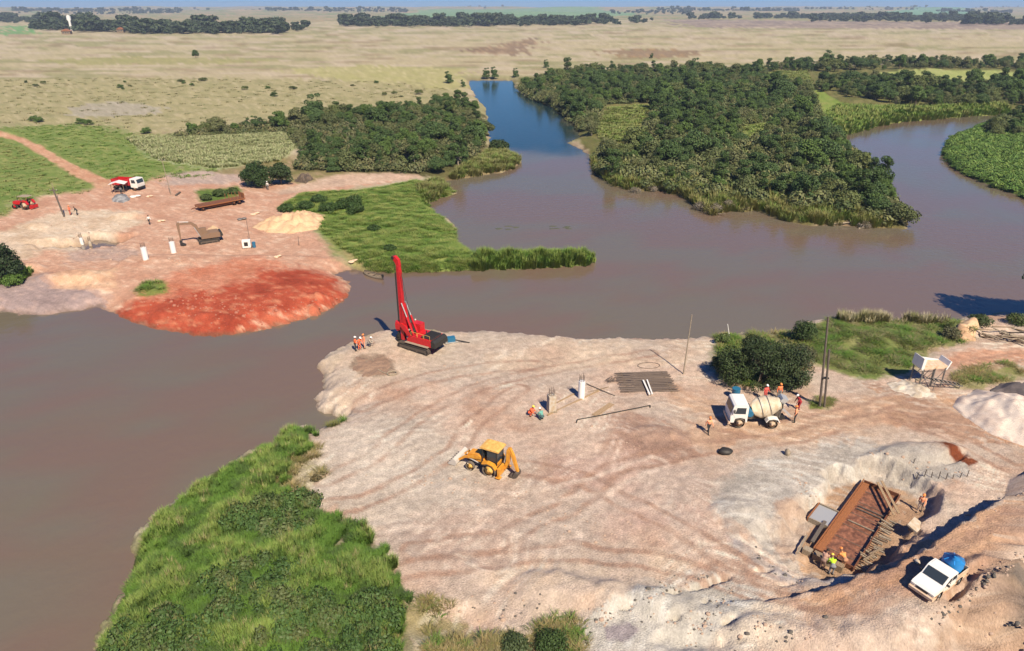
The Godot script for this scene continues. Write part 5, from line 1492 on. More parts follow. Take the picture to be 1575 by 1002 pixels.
# a heap of loose material over an outline in the photograph
func heap(n: String, label: String, cat: String, px: Array, tall: float, cols: Array, rag := 0.15, pow_ := 1.0, kind := "") -> void:
	var p := wpoly(px, 1.4)
	var bb := bbox(p)
	var inner := 0.0
	var b := MB.new()
	var nx := 46
	var hs := PackedFloat32Array()
	var far := 0.01
	for j in nx + 1:
		for i in nx + 1:
			var q := bb.position + bb.size * Vector2(float(i) / nx, float(j) / nx)
			var d := 1e9
			for k in p.size():
				d = minf(d, Geometry2D.get_closest_point_to_segment(q, p[k], p[(k + 1) % p.size()]).distance_to(q))
			if not Geometry2D.is_point_in_polygon(q, p):
				d = -d
			far = maxf(far, d)
			hs.append(d)
	for j in nx + 1:
		for i in nx + 1:
			var q := bb.position + bb.size * Vector2(float(i) / nx, float(j) / nx)
			var d := hs[j * (nx + 1) + i] / far
			var r1 := nz.get_noise_2d(q.x * 45.0, q.y * 45.0)
			var r2 := nz.get_noise_2d(q.x * 150.0, q.y * 150.0)
			var h := tall * pow(clampf(d + r1 * rag * 0.8, 0.0, 1.0), pow_) * (1.0 + r1 * rag) + r2 * 0.06 * clampf(d * 4.0, 0.0, 1.0)
			if d <= 0.0:
				h = -0.25
			b.col = cols[0].lerp(cols[1], smoothstep(-0.2, 0.4, r1 + r2 * 0.6))
			b.vert(V(q.x, hgt(q.x, q.y) + h - 0.04, q.y), Vector3.UP)
	for j in nx + 1:
		for i in nx + 1:
			var k := j * (nx + 1) + i
			var u := b.v[j * (nx + 1) + mini(i + 1, nx)] - b.v[j * (nx + 1) + maxi(i - 1, 0)]
			var w := b.v[mini(j + 1, nx) * (nx + 1) + i] - b.v[maxi(j - 1, 0) * (nx + 1) + i]
			b.n[k] = w.cross(u).normalized()
	for j in nx:
		for i in nx:
			var k := j * (nx + 1) + i
			if maxf(maxf(hs[k], hs[k + 1]), maxf(hs[k + nx + 1], hs[k + nx + 2])) > 0.0:
				b.face(k, k + 1, k + nx + 2)
				b.face(k, k + nx + 2, k + nx + 1)
	var m := mat("heap_" + n + str(px[0]), 1, 1, 1, 0.95, 0.0, true)
	m.albedo_texture = grain(256, 0.05, 0.62, 0.96, 71)
	m.uv1_triplanar = true
	m.uv1_scale = V(0.7, 0.7, 0.7)
	single(n, b, m, label, cat, "", kind)

func rock(label: String, px: float, py: float, s: Vector3, m: String, sd: int, n := "boulder", group := "", cat := "rock") -> void:
	var at := gpt(px, py)
	var b := MB.new().ball(Vector3.ZERO, Vector3.ONE, 12, 9)
	for i in b.v.size():
		var q := b.v[i]
		var k := 1.0 + 0.35 * nz.get_noise_3d(q.x * 60.0 + sd * 17.0, q.y * 60.0, q.z * 60.0)
		b.v[i] = q * k * s
		b.n[i] = (b.n[i] / s).normalized()
	var o := single(n, b, mats[m], label, cat, group)
	o.position = at + V(0, s.y * 0.45, 0)
	o.rotation.y = sd

func make_site() -> void:
	column(848, 632, 1.75, 0.36, "concrete", "square grey concrete column with rebar tops beside the crouching workers", true)
	column(894, 612, 1.9, 0.33, "white_concrete", "round white concrete column with rebar tops near the rebar stack")
	column(224, 399, 1.9, 0.42, "white_concrete", "white concrete column on the far bank beside the diggings")
	column(267, 389, 1.85, 0.42, "white_concrete", "white concrete column on the far bank beside the excavator")
	column(126, 375, 1.1, 0.28, "white_concrete", "short white column standing in the far bank's hollow, beside the cut")
	column(139, 378, 1.1, 0.25, "concrete", "short grey column standing deeper in the far bank's hollow")
	# rebar stack: a rack of long bars
	var a := gpt(950, 589)
	var b := gpt(1036, 588)
	var o := thing("rebar_stack", "wide layer of long dark reinforcing bars lying on the sand", "rebar", (a + b) * 0.5 + V(0, 0.03, 0), yawto(a, b))
	for i in 34:
		put("bar", MB.new().tube(V(-2.9 + rng.randf_range(-0.2, 0.2), 0.06 + 0.04 * (i % 3), -2.0 + i * 0.122 + rng.randf_range(-0.03, 0.03)), V(2.9 + rng.randf_range(-0.2, 0.15), 0.06 + 0.04 * ((i + 1) % 3), -2.0 + i * 0.122 + rng.randf_range(-0.05, 0.05)), 0.036, 0.036, 5), mats["rebar_steel"], o)
	for x in [-2.2, 0.0, 2.2]:
		put("sleeper", MB.new().box(V(x, 0.0, 0), V(0.14, 0.09, 4.3)), mats["old_wood"], o)
	plank("white board lying across the dark reinforcing bars, leaning to the pole", 989, 589, 999, 611, 0.16, 0.07, "white_paint", 0.25)
	plank("second white board lying close beside the first on the reinforcing bars", 995, 588, 1003, 610, 0.14, 0.07, "white_paint", 0.22)
	plank("long pale timber beam from the grey column past the white column", 842, 640, 921, 602, 0.16, 0.10, "new_wood")
	plank("short pale plank between the grey and the white column", 857, 620, 884, 606, 0.14, 0.06, "new_wood")
	plank("wide pale board lying in the trampled sand below the long beam", 914, 640, 941, 622, 0.55, 0.06, "new_wood")
	plank("pale block of timber at the foot of the grey column", 845, 635, 857, 634, 0.3, 0.14, "pale_wood")
	plank("dark board lying beside the white column", 902, 591, 946, 610, 0.1, 0.05, "grey_wood")
	plank("dark thin batten crossing the boards beside the white column", 905, 604, 936, 596, 0.08, 0.05, "old_wood")
	var p0 := gpt(888, 647)
	var pts := [p0 + V(-0.15, 0.05, 0.5), p0 + V(0, 0.08, 0)]
	for q in [[920, 641], [955, 634], [985, 628]]:
		pts.append(gpt(q[0], q[1]) + V(0, 0.08, 0))
	pts.append(gpt(1000, 625) + V(0, 0.08, 0))
	pts.append(gpt(1000, 628) + V(0, 0.06, 0))
	single("bent_pipe", MB.new().path(pts, 0.055, 0.055, 8), mats["dark_steel"], "long thin dark pipe with hooked ends lying on the sand", "pipe")
	var ring := []
	for i in 21:
		var t := TAU * i / 20
		ring.append(gpt(998 + 17 * cos(t), 563 + 4.5 * sin(t)) + V(0, 0.05, 0))
	single("wire_loop", MB.new().path(ring, 0.03, 0.03, 5), mats["rebar_steel"], "flat loop of thin steel wire on the sand above the bars", "wire")
	var cage := thing("rebar_bundle", "small heap of short dark rods beside the reinforcing bars", "rebar", gpt(940, 586), 0.4)
	for i in 10:
		put("rod", MB.new().tube(V(rng.randf_range(-0.8, -0.3), 0.05 + 0.03 * i, rng.randf_range(-0.5, 0.5)), V(rng.randf_range(0.2, 0.8), 0.05 + 0.02 * i, rng.randf_range(-0.5, 0.5)), 0.03, 0.03, 5), mats["rebar_steel"], cage)
	pole("timber_pole", "slim pale wooden pole standing alone beside the reinforcing bars", 1051, 576, 0.15, 7.0, 0.075, "pale_wood")
	var dp := pole("utility_pole", "tall weathered double pole standing in a round patch of grass", 1262, 625, -1.1, 9.6, 0.12, "grey_wood")
	put("shaft", MB.new().tube(V(0.38, -0.5, 0.15), V(-0.42, 6.3, 0.15), 0.10, 0.1, 10), mats["grey_wood"], dp)
	put("strap", MB.new().box(V(-0.16, 3.2, 0.08), V(0.6, 0.12, 0.3)), mats["dark_steel"], dp)
	pole("utility_pole", "dark leaning wooden pole on the far bank beside the red tractor", 99, 334, -0.7, 5.4, 0.17, "grey_wood", true)
	pole("utility_pole", "thin grey pole standing behind the bare yard near the red lorry", 263, 300, -0.4, 7.6, 0.08, "pale_wood", true)
	pole("timber_pole", "thin pole standing behind the white generator box", 384, 371, 0.0, 3.6, 0.045, "grey_wood")
	pole("timber_pole", "short dark stake on the bare sand near the boat", 460, 378, 0.0, 1.6, 0.05, "grey_wood")
	pole("timber_pole", "thin pale post at the edge of the green meadow", 88, 306, -0.3, 3.2, 0.06, "pale_wood")
	pole("timber_pole", "white stake leaning at the water's edge beside the low shrub", 1124, 520, -0.6, 1.8, 0.06, "white_paint")
	plank("dark leaning post stump in the yard in front of the thin grey pole", 270, 302, 277, 297, 0.3, 0.3, "grey_wood")
	# hopper on legs
	a = gpt(1400, 588)
	o = thing("batching_hopper", "white steel hopper raised on a lattice of legs beside the sand pile", "hopper", gpt(1424, 590), 0.12)
	var hop := put("bin", MB.new().prism([-1.3, 2.05, 1.15, 2.05, 1.35, 2.35, -1.5, 2.55], -0.7, 0.7), mats["dusty_white"], o)
	put("end_plate", MB.new().prism([-1.6, 2.2, -1.3, 1.9, -1.25, 3.2, -1.55, 3.35], -0.75, 0.75), mats["white_paint"], hop)
	put("end_plate", MB.new().prism([1.15, 1.9, 1.3, 1.9, 1.65, 2.8, 1.5, 2.85], -0.75, 0.75), mats["white_paint"], hop)
	put("sloping_plate", MB.new().prism([-1.3, 2.5, 1.3, 2.3, 1.3, 2.36, -1.3, 2.9], -0.85, -0.6), mats["white_paint"], hop)
	for c in [[-1.3, -0.7], [-1.3, 0.7], [1.15, -0.7], [1.15, 0.7], [0, 0.7], [0, -0.7]]:
		put("leg", MB.new().box(V(c[0], 1.0, c[1]), V(0.1, 2.3, 0.1)), mats["grey_steel"], o)
	for s in [-0.7, 0.7]:
		put("brace", MB.new().tube(V(-1.3, 0.3, s), V(0, 1.9, s), 0.035, 0.035, 5).tube(V(0, 0.3, s), V(1.15, 1.9, s), 0.035, 0.035, 5).tube(V(-1.3, 1.0, s), V(1.15, 1.0, s), 0.035, 0.035, 5), mats["grey_steel"], o)
	put("conveyor_frame", MB.new().box(V(1.2, 0.75, 0.9), V(3.6, 0.08, 0.1), Basis(V(0, 0, 1), -0.25)).box(V(1.2, 0.75, 1.5), V(3.6, 0.08, 0.1), Basis(V(0, 0, 1), -0.25)), mats["grey_steel"], o)
	for i in 7:
		put("conveyor_roller", MB.new().tube(V(-0.4 + i * 0.52, 1.15 - i * 0.13, 0.9), V(-0.4 + i * 0.52, 1.15 - i * 0.13, 1.5), 0.06, 0.06, 7), mats["dark_steel"], o)
	for c in [[-0.3, 0.9], [-0.3, 1.5], [2.6, 0.9], [2.6, 1.5]]:
		put("conveyor_leg", MB.new().tube(V(c[0], -0.2, c[1]), V(c[0], 1.1 if c[0] < 0 else 0.45, c[1]), 0.04, 0.04, 5), mats["grey_steel"], o)
	heap("cement_spill", "white spill of cement and sand under the hopper", "spill", [1362, 592, 1385, 584, 1420, 592, 1445, 606, 1440, 618, 1400, 612, 1368, 602], 0.35, [alb(225, 215, 200), alb(200, 185, 165)], 0.5)
	heap("sand_pile", "big heap of white sand beside the hopper", "sand", [1462, 626, 1474, 610, 1500, 600, 1560, 606, 1620, 630, 1640, 690, 1580, 690, 1520, 668, 1490, 648], 2.0, [alb(240, 224, 210), alb(224, 204, 190)], 0.14)
	heap("gravel_pile", "dark grey gravel heap behind the white sand", "gravel", [1520, 602, 1535, 590, 1580, 588, 1640, 600, 1650, 640, 1590, 622], 1.3, [alb(118, 108, 108), alb(96, 90, 92)], 0.2)
	heap("clay_block", "tan lump of excavated clay at the river's edge beside the timber pile", "clay", [1466, 522, 1472, 506, 1492, 502, 1504, 512, 1500, 528, 1482, 528], 0.5, [alb(236, 200, 160), alb(216, 176, 140)], 0.4, 0.6)
	# timber pile
	o = thing("timber_pile", "jumbled pile of pale logs and branches at the river's edge", "timber", gpt(1545, 524), 0.0)
	for i in 30:
		var ang := 0.7 + rng.randf_range(-0.7, 0.7)
		var ce := V(rng.randf_range(-2.4, 2.4), 0.15 + rng.randf() * 1.3 * (1.0 - i / 60.0), rng.randf_range(-1.4, 1.2))
		var d := V(cos(ang), rng.randf_range(-0.3, 0.35), sin(ang)) * rng.randf_range(0.6, 1.5)
		put("log", MB.new().tube(ce - d, ce + d, rng.randf_range(0.06, 0.12), rng.randf_range(0.04, 0.09), 7), mats["pale_wood" if i % 3 else "old_wood"], o)
	# far bank bits
	heap("sand_heap", "pale yellow sand heap at the edge of the shrubs on the far bank", "sand", [384, 350, 400, 338, 440, 332, 468, 322, 492, 328, 502, 340, 488, 352, 450, 358, 410, 356], 2.0, [alb(240, 206, 164), alb(226, 186, 146)], 0.25)
	heap("small_sand_heap", "small sand heap behind the excavator", "sand", [308, 362, 320, 350, 334, 348, 344, 356, 338, 366, 320, 368], 0.9, [alb(240, 205, 160), alb(228, 190, 150)], 0.3)
	heap("brush_pile", "dark heap of brushwood under the round tree", "brushwood", [452, 278, 460, 270, 474, 269, 482, 275, 470, 281], 1.2, [alb(90, 78, 68), alb(120, 104, 90)], 0.5, 0.7)
	heap("rubble_heap", "grey heap of broken stone in front of the red lorry", "rubble", [168, 308, 178, 299, 194, 298, 200, 306, 190, 311], 0.7, [alb(170, 170, 172), alb(130, 130, 135)], 0.5, 0.7)
	o = thing("generator_box", "white generator cabinet with a black panel on the far bank", "generator", gpt(380, 381), 0.25)
	put("cabinet", MB.new().box(V(0, 0.7, 0), V(1.3, 1.2, 0.9)), mats["white_paint"], o)
	put("panel", MB.new().box(V(-0.05, 0.72, 0.46), V(0.6, 0.65, 0.04)), mats["black"], o)
	put("skid", MB.new().box(V(0, 0.06, 0.35), V(1.6, 0.12, 0.12)).box(V(0, 0.06, -0.35), V(1.6, 0.12, 0.12)), mats["dark_steel"], o)
	put("fuel_drum", MB.new().tube(V(1.1, 0, 0.1), V(1.1, 0.9, 0.1), 0.28, 0.28, 12), mats["teal_plastic"], o)
	for q in [[208, 303, 1.8, 1.2, "white tarp lying on the ground by the yard", "white_paint"], [230, 303, 1.2, 0.8, "pale cement sacks lying on the ground by the yard", "dusty_white"], [248, 341, 1.3, 0.7, "white sacks on the pink soil behind the columns", "dusty_white"], [392, 330, 1.6, 0.8, "pale blocks beside the yellow sand heap", "dusty_white"], [427, 396, 1.0, 0.6, "pale sacks on the bare slope above the red fill", "dusty_white"], [543, 404, 1.4, 0.7, "small pile of pink bricks near the boat", "dusty_white"], [367, 309, 1.4, 0.9, "grey pump parts beside the rusty trailer", "grey_steel"], [372, 338, 1.5, 0.9, "old grey engine beside the yellow sand heap", "grey_steel"]]:
		var sk := thing("site_bundle", q[4], "bundle", gpt(q[0], q[1]), rng.randf())
		for i in 4:
			put("sack", MB.new().ball(V((i % 2 - 0.5) * q[2] * 0.5, 0.12 + 0.12 * (i / 3), (i / 2 - 0.5) * q[3] * 0.6), V(q[2] * 0.32, 0.17, q[3] * 0.34), 10, 6), mats[q[5]], sk)
	# near bank bits
	rock("dark grey boulder lying alone on the sand", 1115, 697, V(0.62, 0.32, 0.42), "dark_steel", 3)
	rock("pale stump standing on the sand above the excavation", 1211, 700, V(0.26, 0.42, 0.24), "pale_wood", 5, "tree_stump", "", "stump")
	o = thing("barrel", "blue steel barrel standing behind the mixer truck's cab", "barrel", gpt(1131, 612))
	put("body", MB.new().lathe(V(0, 0, 0), Vector3.UP, [0, 0.4, 0.3, 0.4, 0.32, 0.43, 0.36, 0.4, 0.7, 0.4, 0.72, 0.43, 0.76, 0.4, 1.05, 0.4], 18), mats["teal_plastic"], o)
	put("lid", MB.new().lathe(V(0, 1.04, 0), Vector3.UP, [0, 0.42, 0.04, 0.42, 0.04, 0.36], 18), mats["teal_plastic"], o)
	o = thing("pump_set", "small green pump with a hose beside the drilling rig", "pump", gpt(694, 527), 0.3)
	put("engine", MB.new().box(V(0, 0.45, 0), V(0.9, 0.55, 0.6)), mats["teal_plastic"], o)
	put("frame", MB.new().box(V(0, 0.12, 0.3), V(1.5, 0.1, 0.1)).box(V(0, 0.12, -0.3), V(1.5, 0.1, 0.1)), mats["galvanised"], o)
	put("pump_casing", MB.new().tube(V(-0.6, 0.4, -0.2), V(-0.6, 0.4, 0.2), 0.3, 0.3, 14), mats["grey_steel"], o)
	put("hose", MB.new().path([V(-0.6, 0.35, 0), V(-1.2, 0.1, 0.2), V(-1.8, 0.05, -0.3)], 0.06, 0.06, 7), mats["black"], o)
	put("outlet_pipe", MB.new().tube(V(0.5, 0.3, 0.1), V(2.0, 0.1, 0.9), 0.07, 0.07, 8), mats["dark_steel"], o)
	o = thing("hose_coil", "pale hose coil lying at the edge of the wet patch", "hose", gpt(603, 576))
	var hose := []
	for i in 33:
		var t := TAU * i / 14.0
		hose.append(V(cos(t) * 0.5, 0.06 + i * 0.004, sin(t) * 0.42))
	put("coil", MB.new().path(hose, 0.06, 0.06, 6), mats["pale_wood"], o)
	put("tail", MB.new().path([V(-0.5, 0.06, 0), V(-1.1, 0.05, -0.4), V(-1.7, 0.05, -1.0)], 0.05, 0.05, 6), mats["pale_wood"], o)
	heap("slurry_heap", "low spread of wet brown slurry beside the drilling rig", "slurry", [538, 568, 548, 549, 562, 553, 590, 551, 606, 562, 604, 580, 580, 578, 560, 584, 546, 574], 0.12, [alb(170, 140, 118), alb(156, 128, 108)], 0.4, 0.5, "stuff")
	# clods and stones along the crack lines at the foot of the slope
	var r2 := RandomNumberGenerator.new()
	r2.seed = 9
	var st := [[], [], []]
	for l in [[1000, 905, 1120, 880, 40], [900, 960, 1060, 900, 36], [1060, 990, 1130, 900, 40], [1130, 980, 1180, 950, 14], [1440, 955, 1520, 900, 60], [1510, 900, 1575, 855, 50], [1480, 800, 1575, 760, 30], [1150, 850, 1240, 900, 26], [1330, 700, 1480, 730, 30], [1230, 740, 1260, 790, 20], [1500, 940, 1575, 990, 90], [680, 560, 1000, 700, 60], [620, 720, 1050, 860, 120], [700, 930, 1300, 980, 120], [60, 330, 220, 380, 90], [60, 380, 300, 400, 60], [250, 470, 520, 480, 240]]:
		for i in l[4]:
			var t := r2.randf()
			var p := gpt(lerpf(l[0], l[2], t) + r2.randfn() * (7.0 if l[4] < 90 else 26.0), lerpf(l[1], l[3], t) + r2.randfn() * (5.0 if l[4] < 90 else 14.0))
			var s := r2.randf_range(0.02, 0.09) * (1.5 if l[1] < 520 else 1.0) * (1.0 if r2.randf() < 0.85 else 1.8)
			if p.y > 0.05:
				st[0 if l[1] > 840 and r2.randf() < 0.4 else (2 if l[0] == 250 else 1)].append(Transform3D(Basis(Vector3.UP, r2.randf() * TAU).scaled(V(s * 1.3, s, s)), p))
	var clod := MB.new().ball(Vector3.ZERO, Vector3.ONE, 6, 4)
	for i in clod.v.size():
		clod.v[i] *= 1.0 + 0.5 * nz.get_noise_3d(clod.v[i].x * 90.0, clod.v[i].y * 90.0, clod.v[i].z * 90.0)
	var cm := clod.mesh()
	tag(swarm("dark_clods", cm, mat("dark_clod", 0.10, 0.09, 0.08, 0.95), st[0], [], null), "dark clods of soil strewn below the pale slope", "clods", "", "stuff")
	tag(swarm("soil_clods", cm, mat("soil_clod", 0.36, 0.26, 0.20, 0.95), st[1], [], null), "small clods and stones strewn over the bare sand", "clods", "", "stuff")
	tag(swarm("red_clods", cm, mat("red_clod", 0.34, 0.13, 0.085, 0.95), st[2], [], null), "red and pale lumps of earth on the fill's slope", "clods", "", "stuff")

func make_pit() -> void:
	# shuttered foundation in the excavation
	var a := gpt(1279, 864)
	var b := gpt(1353, 755)
	var mid := (a + b) * 0.5
	var yaw := yawto(a, b)
	var ln := a.distance_to(b)
	var o := thing("foundation_formwork", "rust brown boarded foundation pit with wet floor and plank walls", "formwork", V(mid.x, mid.y, mid.z), yaw)
	var hw := 1.36
	var wet := mat("wet_rust", 0.36, 0.155, 0.085, 0.5)
	worn("wet_rust", grain(256, 0.015, 0.5, 1.0, 81), 0.5)
	put("floor", MB.new().box(V(0, 0.05, 0.15), V(ln, 0.1, hw * 2)), wet, o)
	for s in [-1.0, 1.0]:
		for i in 2:
			put("wall_plank", MB.new().box(V(rng.randf_range(-0.1, 0.1), 0.2 + i * 0.17, s * hw + (0.15 if s > 0 else 0.0)), V(ln + 0.2, 0.15, 0.06)), mats["rust_orange" if (s < 0 and i % 2) else "rust"], o)  # upper board of the sunny side coloured orange to look sunlit
	for s in [-1.0, 1.0]:
		for i in 2:
			put("end_plank", MB.new().box(V(s * ln / 2, 0.2 + i * 0.17, 0.08), V(0.06, 0.15, hw * 2)), mats["rust"], o)
	put("sun_tinted_strip", MB.new().box(V(0, 0.14, -hw + 0.3), V(ln - 0.1, 0.2, 0.5)), mats["rust_orange"], o)  # orange strip: sunlight on the inner wall, put into its colour
	for x in [-0.3, 1.6, 2.0]:
		put("cross_beam", MB.new().box(V(x, 0.2, 0.5), V(0.08, 0.08, hw * 1.6)), mats["grey_wood" if x > 0 else "pale_wood"], o)
	for i in 6:
		put("floor_bar", MB.new().box(V(-ln * 0.4 + i * ln * 0.16, 0.12, 0.4), V(0.04, 0.04, hw * 1.9)), mats["rebar_steel"], o)
	# corner blocks at the near end
	for i in 4:
		put("corner_block", MB.new().box(V(-ln / 2 - 0.5, 0.25, -1.6 + i * 0.75), V(0.5, 0.5, 0.6)), mats["old_wood" if i % 2 else "pale_wood"], o)
	# shoring timbers beside it
	var t := thing("shoring_timbers", "row of short shoring timbers piled along the side of the foundation", "timber", V(mid.x, mid.y, mid.z), yaw)
	for i in 26:
		var x := -ln * 0.48 + i * ln * 0.025
		var z := hw + 0.6 + rng.randf_range(-0.15, 0.2) + 0.2 * sin(i * 0.8)
		put("timber", MB.new().box(V(x, 0.22 + rng.randf() * 0.25, z), V(0.10, 0.10, rng.randf_range(0.6, 1.0)), Basis(Vector3.UP, rng.randf_range(-0.15, 0.15)) * Basis(V(1, 0, 0), rng.randf_range(-0.1, 0.25))), mats["pale_wood" if i % 3 else "old_wood"], t)
	for i in 2:
		put("waling", MB.new().box(V(-ln * 0.35 + i * 0.9, 0.5, hw + 0.6 + 0.15 * i), V(1.2, 0.1, 0.12), Basis(Vector3.UP, rng.randf_range(-0.4, 0.4))), mats["old_wood"], t)
	# long planks laid from the edge into the pit
	for q in [[1347, 754, 1372, 806, "long pale plank leaning from the bank into the foundation pit"], [1353, 752, 1379, 803, "second long pale plank leaning beside the first into the pit"]]:
		var p := gpt(q[0], q[1]) + V(0, 0.9, 0)
		var e := gpt(q[2], q[3]) + V(0, 0.75, 0)
		var pl := MeshInstance3D.new()
		pl.name = numbered("timber_plank")
		pl.mesh = MB.new().box(V(0, 0, 0), V((e - p).length(), 0.06, 0.2)).mesh()
		pl.material_override = mats["new_wood"]
		add_child(pl)
		pl.position = (p + e) * 0.5
		pl.rotation.y = yawto(p, e)
		tag(pl, q[4], "plank")
	# puddle box on the other side
	var c := gpt(1266, 798)
	var bx := thing("settling_box", "shallow box of grey slurry water beside the foundation", "box", c, yaw)
	put("water_surface", MB.new().box(V(0, 0.28, 0), V(2.2, 0.04, 1.5)), mat("slurry_water", 0.30, 0.31, 0.33, 0.12), bx)
	for s in [-1.0, 1.0]:
		put("side_board", MB.new().box(V(0, 0.2, s * 0.8), V(2.4, 0.45, 0.08)), mats["rust_orange"], bx)
		put("end_board", MB.new().box(V(s * 1.15, 0.2, 0), V(0.08, 0.45, 1.5)), mats["pale_wood"], bx)
	plank("grey board lying along the outer side of the foundation", 1248, 840, 1268, 808, 0.25, 0.1, "grey_wood", 0.3)
	plank("pale strut on the bank side of the foundation's corner", 1226, 856, 1240, 828, 0.12, 0.1, "pale_wood", 0.2)
	# slab
	var sl := thing("concrete_slab", "tilted pale concrete slab lying beside the long shadowed bank", "slab", gpt(1404, 822), 0.7)
	put("slab_plate", MB.new().box(V(0, 0.35, 0), V(1.3, 0.12, 0.8), Basis(V(1, 0, 0), 0.35)), mats["concrete"], sl)
	put("prop", MB.new().box(V(0.2, 0.12, -0.25), V(0.12, 0.5, 0.12)), mats["old_wood"], sl)
	put("prop", MB.new().box(V(-0.4, 0.12, -0.2), V(0.12, 0.45, 0.12)), mats["old_wood"], sl)
	rock("pale stone lying in the shadow of the ramp beside the pickup", 1411, 866, V(0.22, 0.14, 0.16), "concrete", 8)
	for i in 9:
		var sx := 1400.0 + i * 11.0
		var sp := gpt(sx, 738 - absf(i - 5) * 1.5)
		var stk := single("shoring_stake", MB.new().tube(V(0, -0.3, 0), V(rng.randf_range(-0.1, 0.1), rng.randf_range(0.4, 0.8), 0), 0.04, 0.03, 6), mats["grey_wood"], "thin dark stake on the lip of the excavation", "stake", "stakes on the excavation's lip")
		stk.position = sp

func driftwood() -> void:
	for q in [[1262, 342], [1285, 346], [1310, 344], [1335, 347], [1150, 322], [1100, 330], [1025, 294]]:
		var o := thing("driftwood_log", "pale branched driftwood stranded on the shore between the river arms", "driftwood", gpt(q[0], q[1]) + V(0, 0.1, 0), rng.randf_range(-0.6, 0.6), "driftwood on the shore")
		var l := rng.randf_range(1.2, 2.4)
		put("stem", MB.new().path([V(-l, 0, 0), V(-l * 0.3, 0.12, 0.15), V(l * 0.4, 0.1, -0.1), V(l, 0.3, 0.1)], 0.14, 0.05, 6), mats["pale_wood"], o)
		for i in 4:
			var x := rng.randf_range(-0.6, 0.8) * l
			put("branch", MB.new().tube(V(x, 0.1, 0), V(x + rng.randf_range(-0.2, 0.9), rng.randf_range(0.3, 0.9), rng.randf_range(-0.7, 0.7)), 0.05, 0.02, 5), mats["pale_wood"], o)

# far landmarks
func make_far() -> void:
	var at := gpt(110, 48)
	var o := thing("water_tower", "white water tower rising above the far trees", "tower", at)
	put("shaft", MB.new().tube(V(0, 0, 0), V(0, 16, 0), 2.0, 1.7, 12), mats["white_concrete"], o)
	put("tank", MB.new().lathe(V(0, 15, 0), Vector3.UP, [0, 1.8, 2, 3.2, 7, 3.2, 9, 1.0], 14), mats["white_concrete"], o)
	for q in [[103, 53, 18.0], [186, 50, 15.0]]:
		var h := thing("farm_house", "small far house with a reddish roof beside the trees of the plain", "house", gpt(q[0], q[1]), 0.2, "far farm houses")
		put("wall", MB.new().box(V(0, 2.2, 0), V(q[2] * 0.6, 4.4, 9)), mats["old_wood"], h)
		put("roof", MB.new().prism([-q[2] * 0.34, 4.4, q[2] * 0.34, 4.4, 0, 7.4], -5.2, 5.2), mats["rust_orange"], h)
		for i in 3:
			put("window", MB.new().box(V((i - 1) * q[2] * 0.17, 2.4, 4.52), V(1.6, 1.5, 0.06)), mats["glass"], h)
	var s := RandomNumberGenerator.new()
	s.seed = 5
	for i in 14:
		var w := single("floating_weed", MB.new().ball(V(0, 0.0, 0), V(s.randf_range(0.3, 0.9), 0.09, s.randf_range(0.1, 0.25)), 8, 4), mat("weed", 0.05, 0.06, 0.035, 0.8), "dark clump of weed floating on the muddy water off the spit", "weed", "floating weed")
		var p := flat(s.randf_range(745, 875), s.randf_range(348, 353), 0.0)
		w.position = p

# ---------------------------------------------------------------- people
# joints of a pose: forward is +x, up is +y; s is the side (z)
func pose(kind: String) -> Dictionary:
	var j := {}
	var hip := V(0, 0.93, 0)
	var bend := 0.04
	if kind == "squat":
		hip = V(-0.12, 0.42, 0)
		bend = 0.55
	elif kind == "bend":
		hip = V(-0.1, 0.86, 0)
		bend = 1.1
	elif kind == "stoop":
		hip = V(-0.06, 0.9, 0)
		bend = 0.55
	var up := V(sin(bend), cos(bend), 0)
	j.hip = hip
	j.belly = hip + up * 0.18
	j.chest = hip + up * 0.38
	j.neck = hip + up * 0.56
	var hu := V(sin(bend * 0.55), cos(bend * 0.55), 0)
	j.head = j.neck + hu * 0.15 + V(0.02, 0, 0)
	j.crown = j.head + hu * 0.08
	for s in [-1.0, 1.0]:
		var k := "l" if s < 0 else "r"
		j["sh" + k] = hip + up * 0.47 + V(0, 0, s * 0.19)
		j["hp" + k] = hip + V(0, -0.03, s * 0.1)
		var el: Vector3 = j["sh" + k] + V(-0.03, -0.28, s * 0.07)
		var wr: Vector3 = el + V(0.1, -0.23, 0.0)
		var kn := V(0.03, 0.5, s * 0.11)
		var an := V(0, 0.09, s * 0.12)
		if kind == "walk":
			kn = V(0.14 * s + 0.04, 0.5, s * 0.1)
			an = V(0.22 * s, 0.1 if s > 0 else 0.14, s * 0.1)
			el = j["sh" + k] + V(-0.12 * s, -0.26, s * 0.06)
			wr = el + V(0.06 - 0.12 * s, -0.22, 0.0)
		elif kind == "point" and s > 0:
			el = j["sh" + k] + V(0.2, -0.12, s * 0.1)
			wr = el + V(0.24, 0.08, 0)
		elif kind == "work":
			el = j["sh" + k] + V(0.06, -0.27, s * 0.08)
			wr = el + V(0.24, 0.0, -s * 0.06)
		elif kind == "squat":
			kn = V(0.24, 0.5, s * 0.16)
			an = V(0.0, 0.09, s * 0.15)
			el = j["sh" + k] + V(0.16, -0.22, s * 0.05)
			wr = el + V(0.2, -0.1, -s * 0.06)
		elif kind == "bend" or kind == "stoop":
			el = j["sh" + k] + V(0.1, -0.26, s * 0.03)
			wr = el + V(0.1, -0.22, -s * 0.03)
		j["el" + k] = el
		j["wr" + k] = wr
		j["kn" + k] = kn
		j["an" + k] = an
		j["toe" + k] = an + V(0.17, -0.05, s * 0.02)
	return j

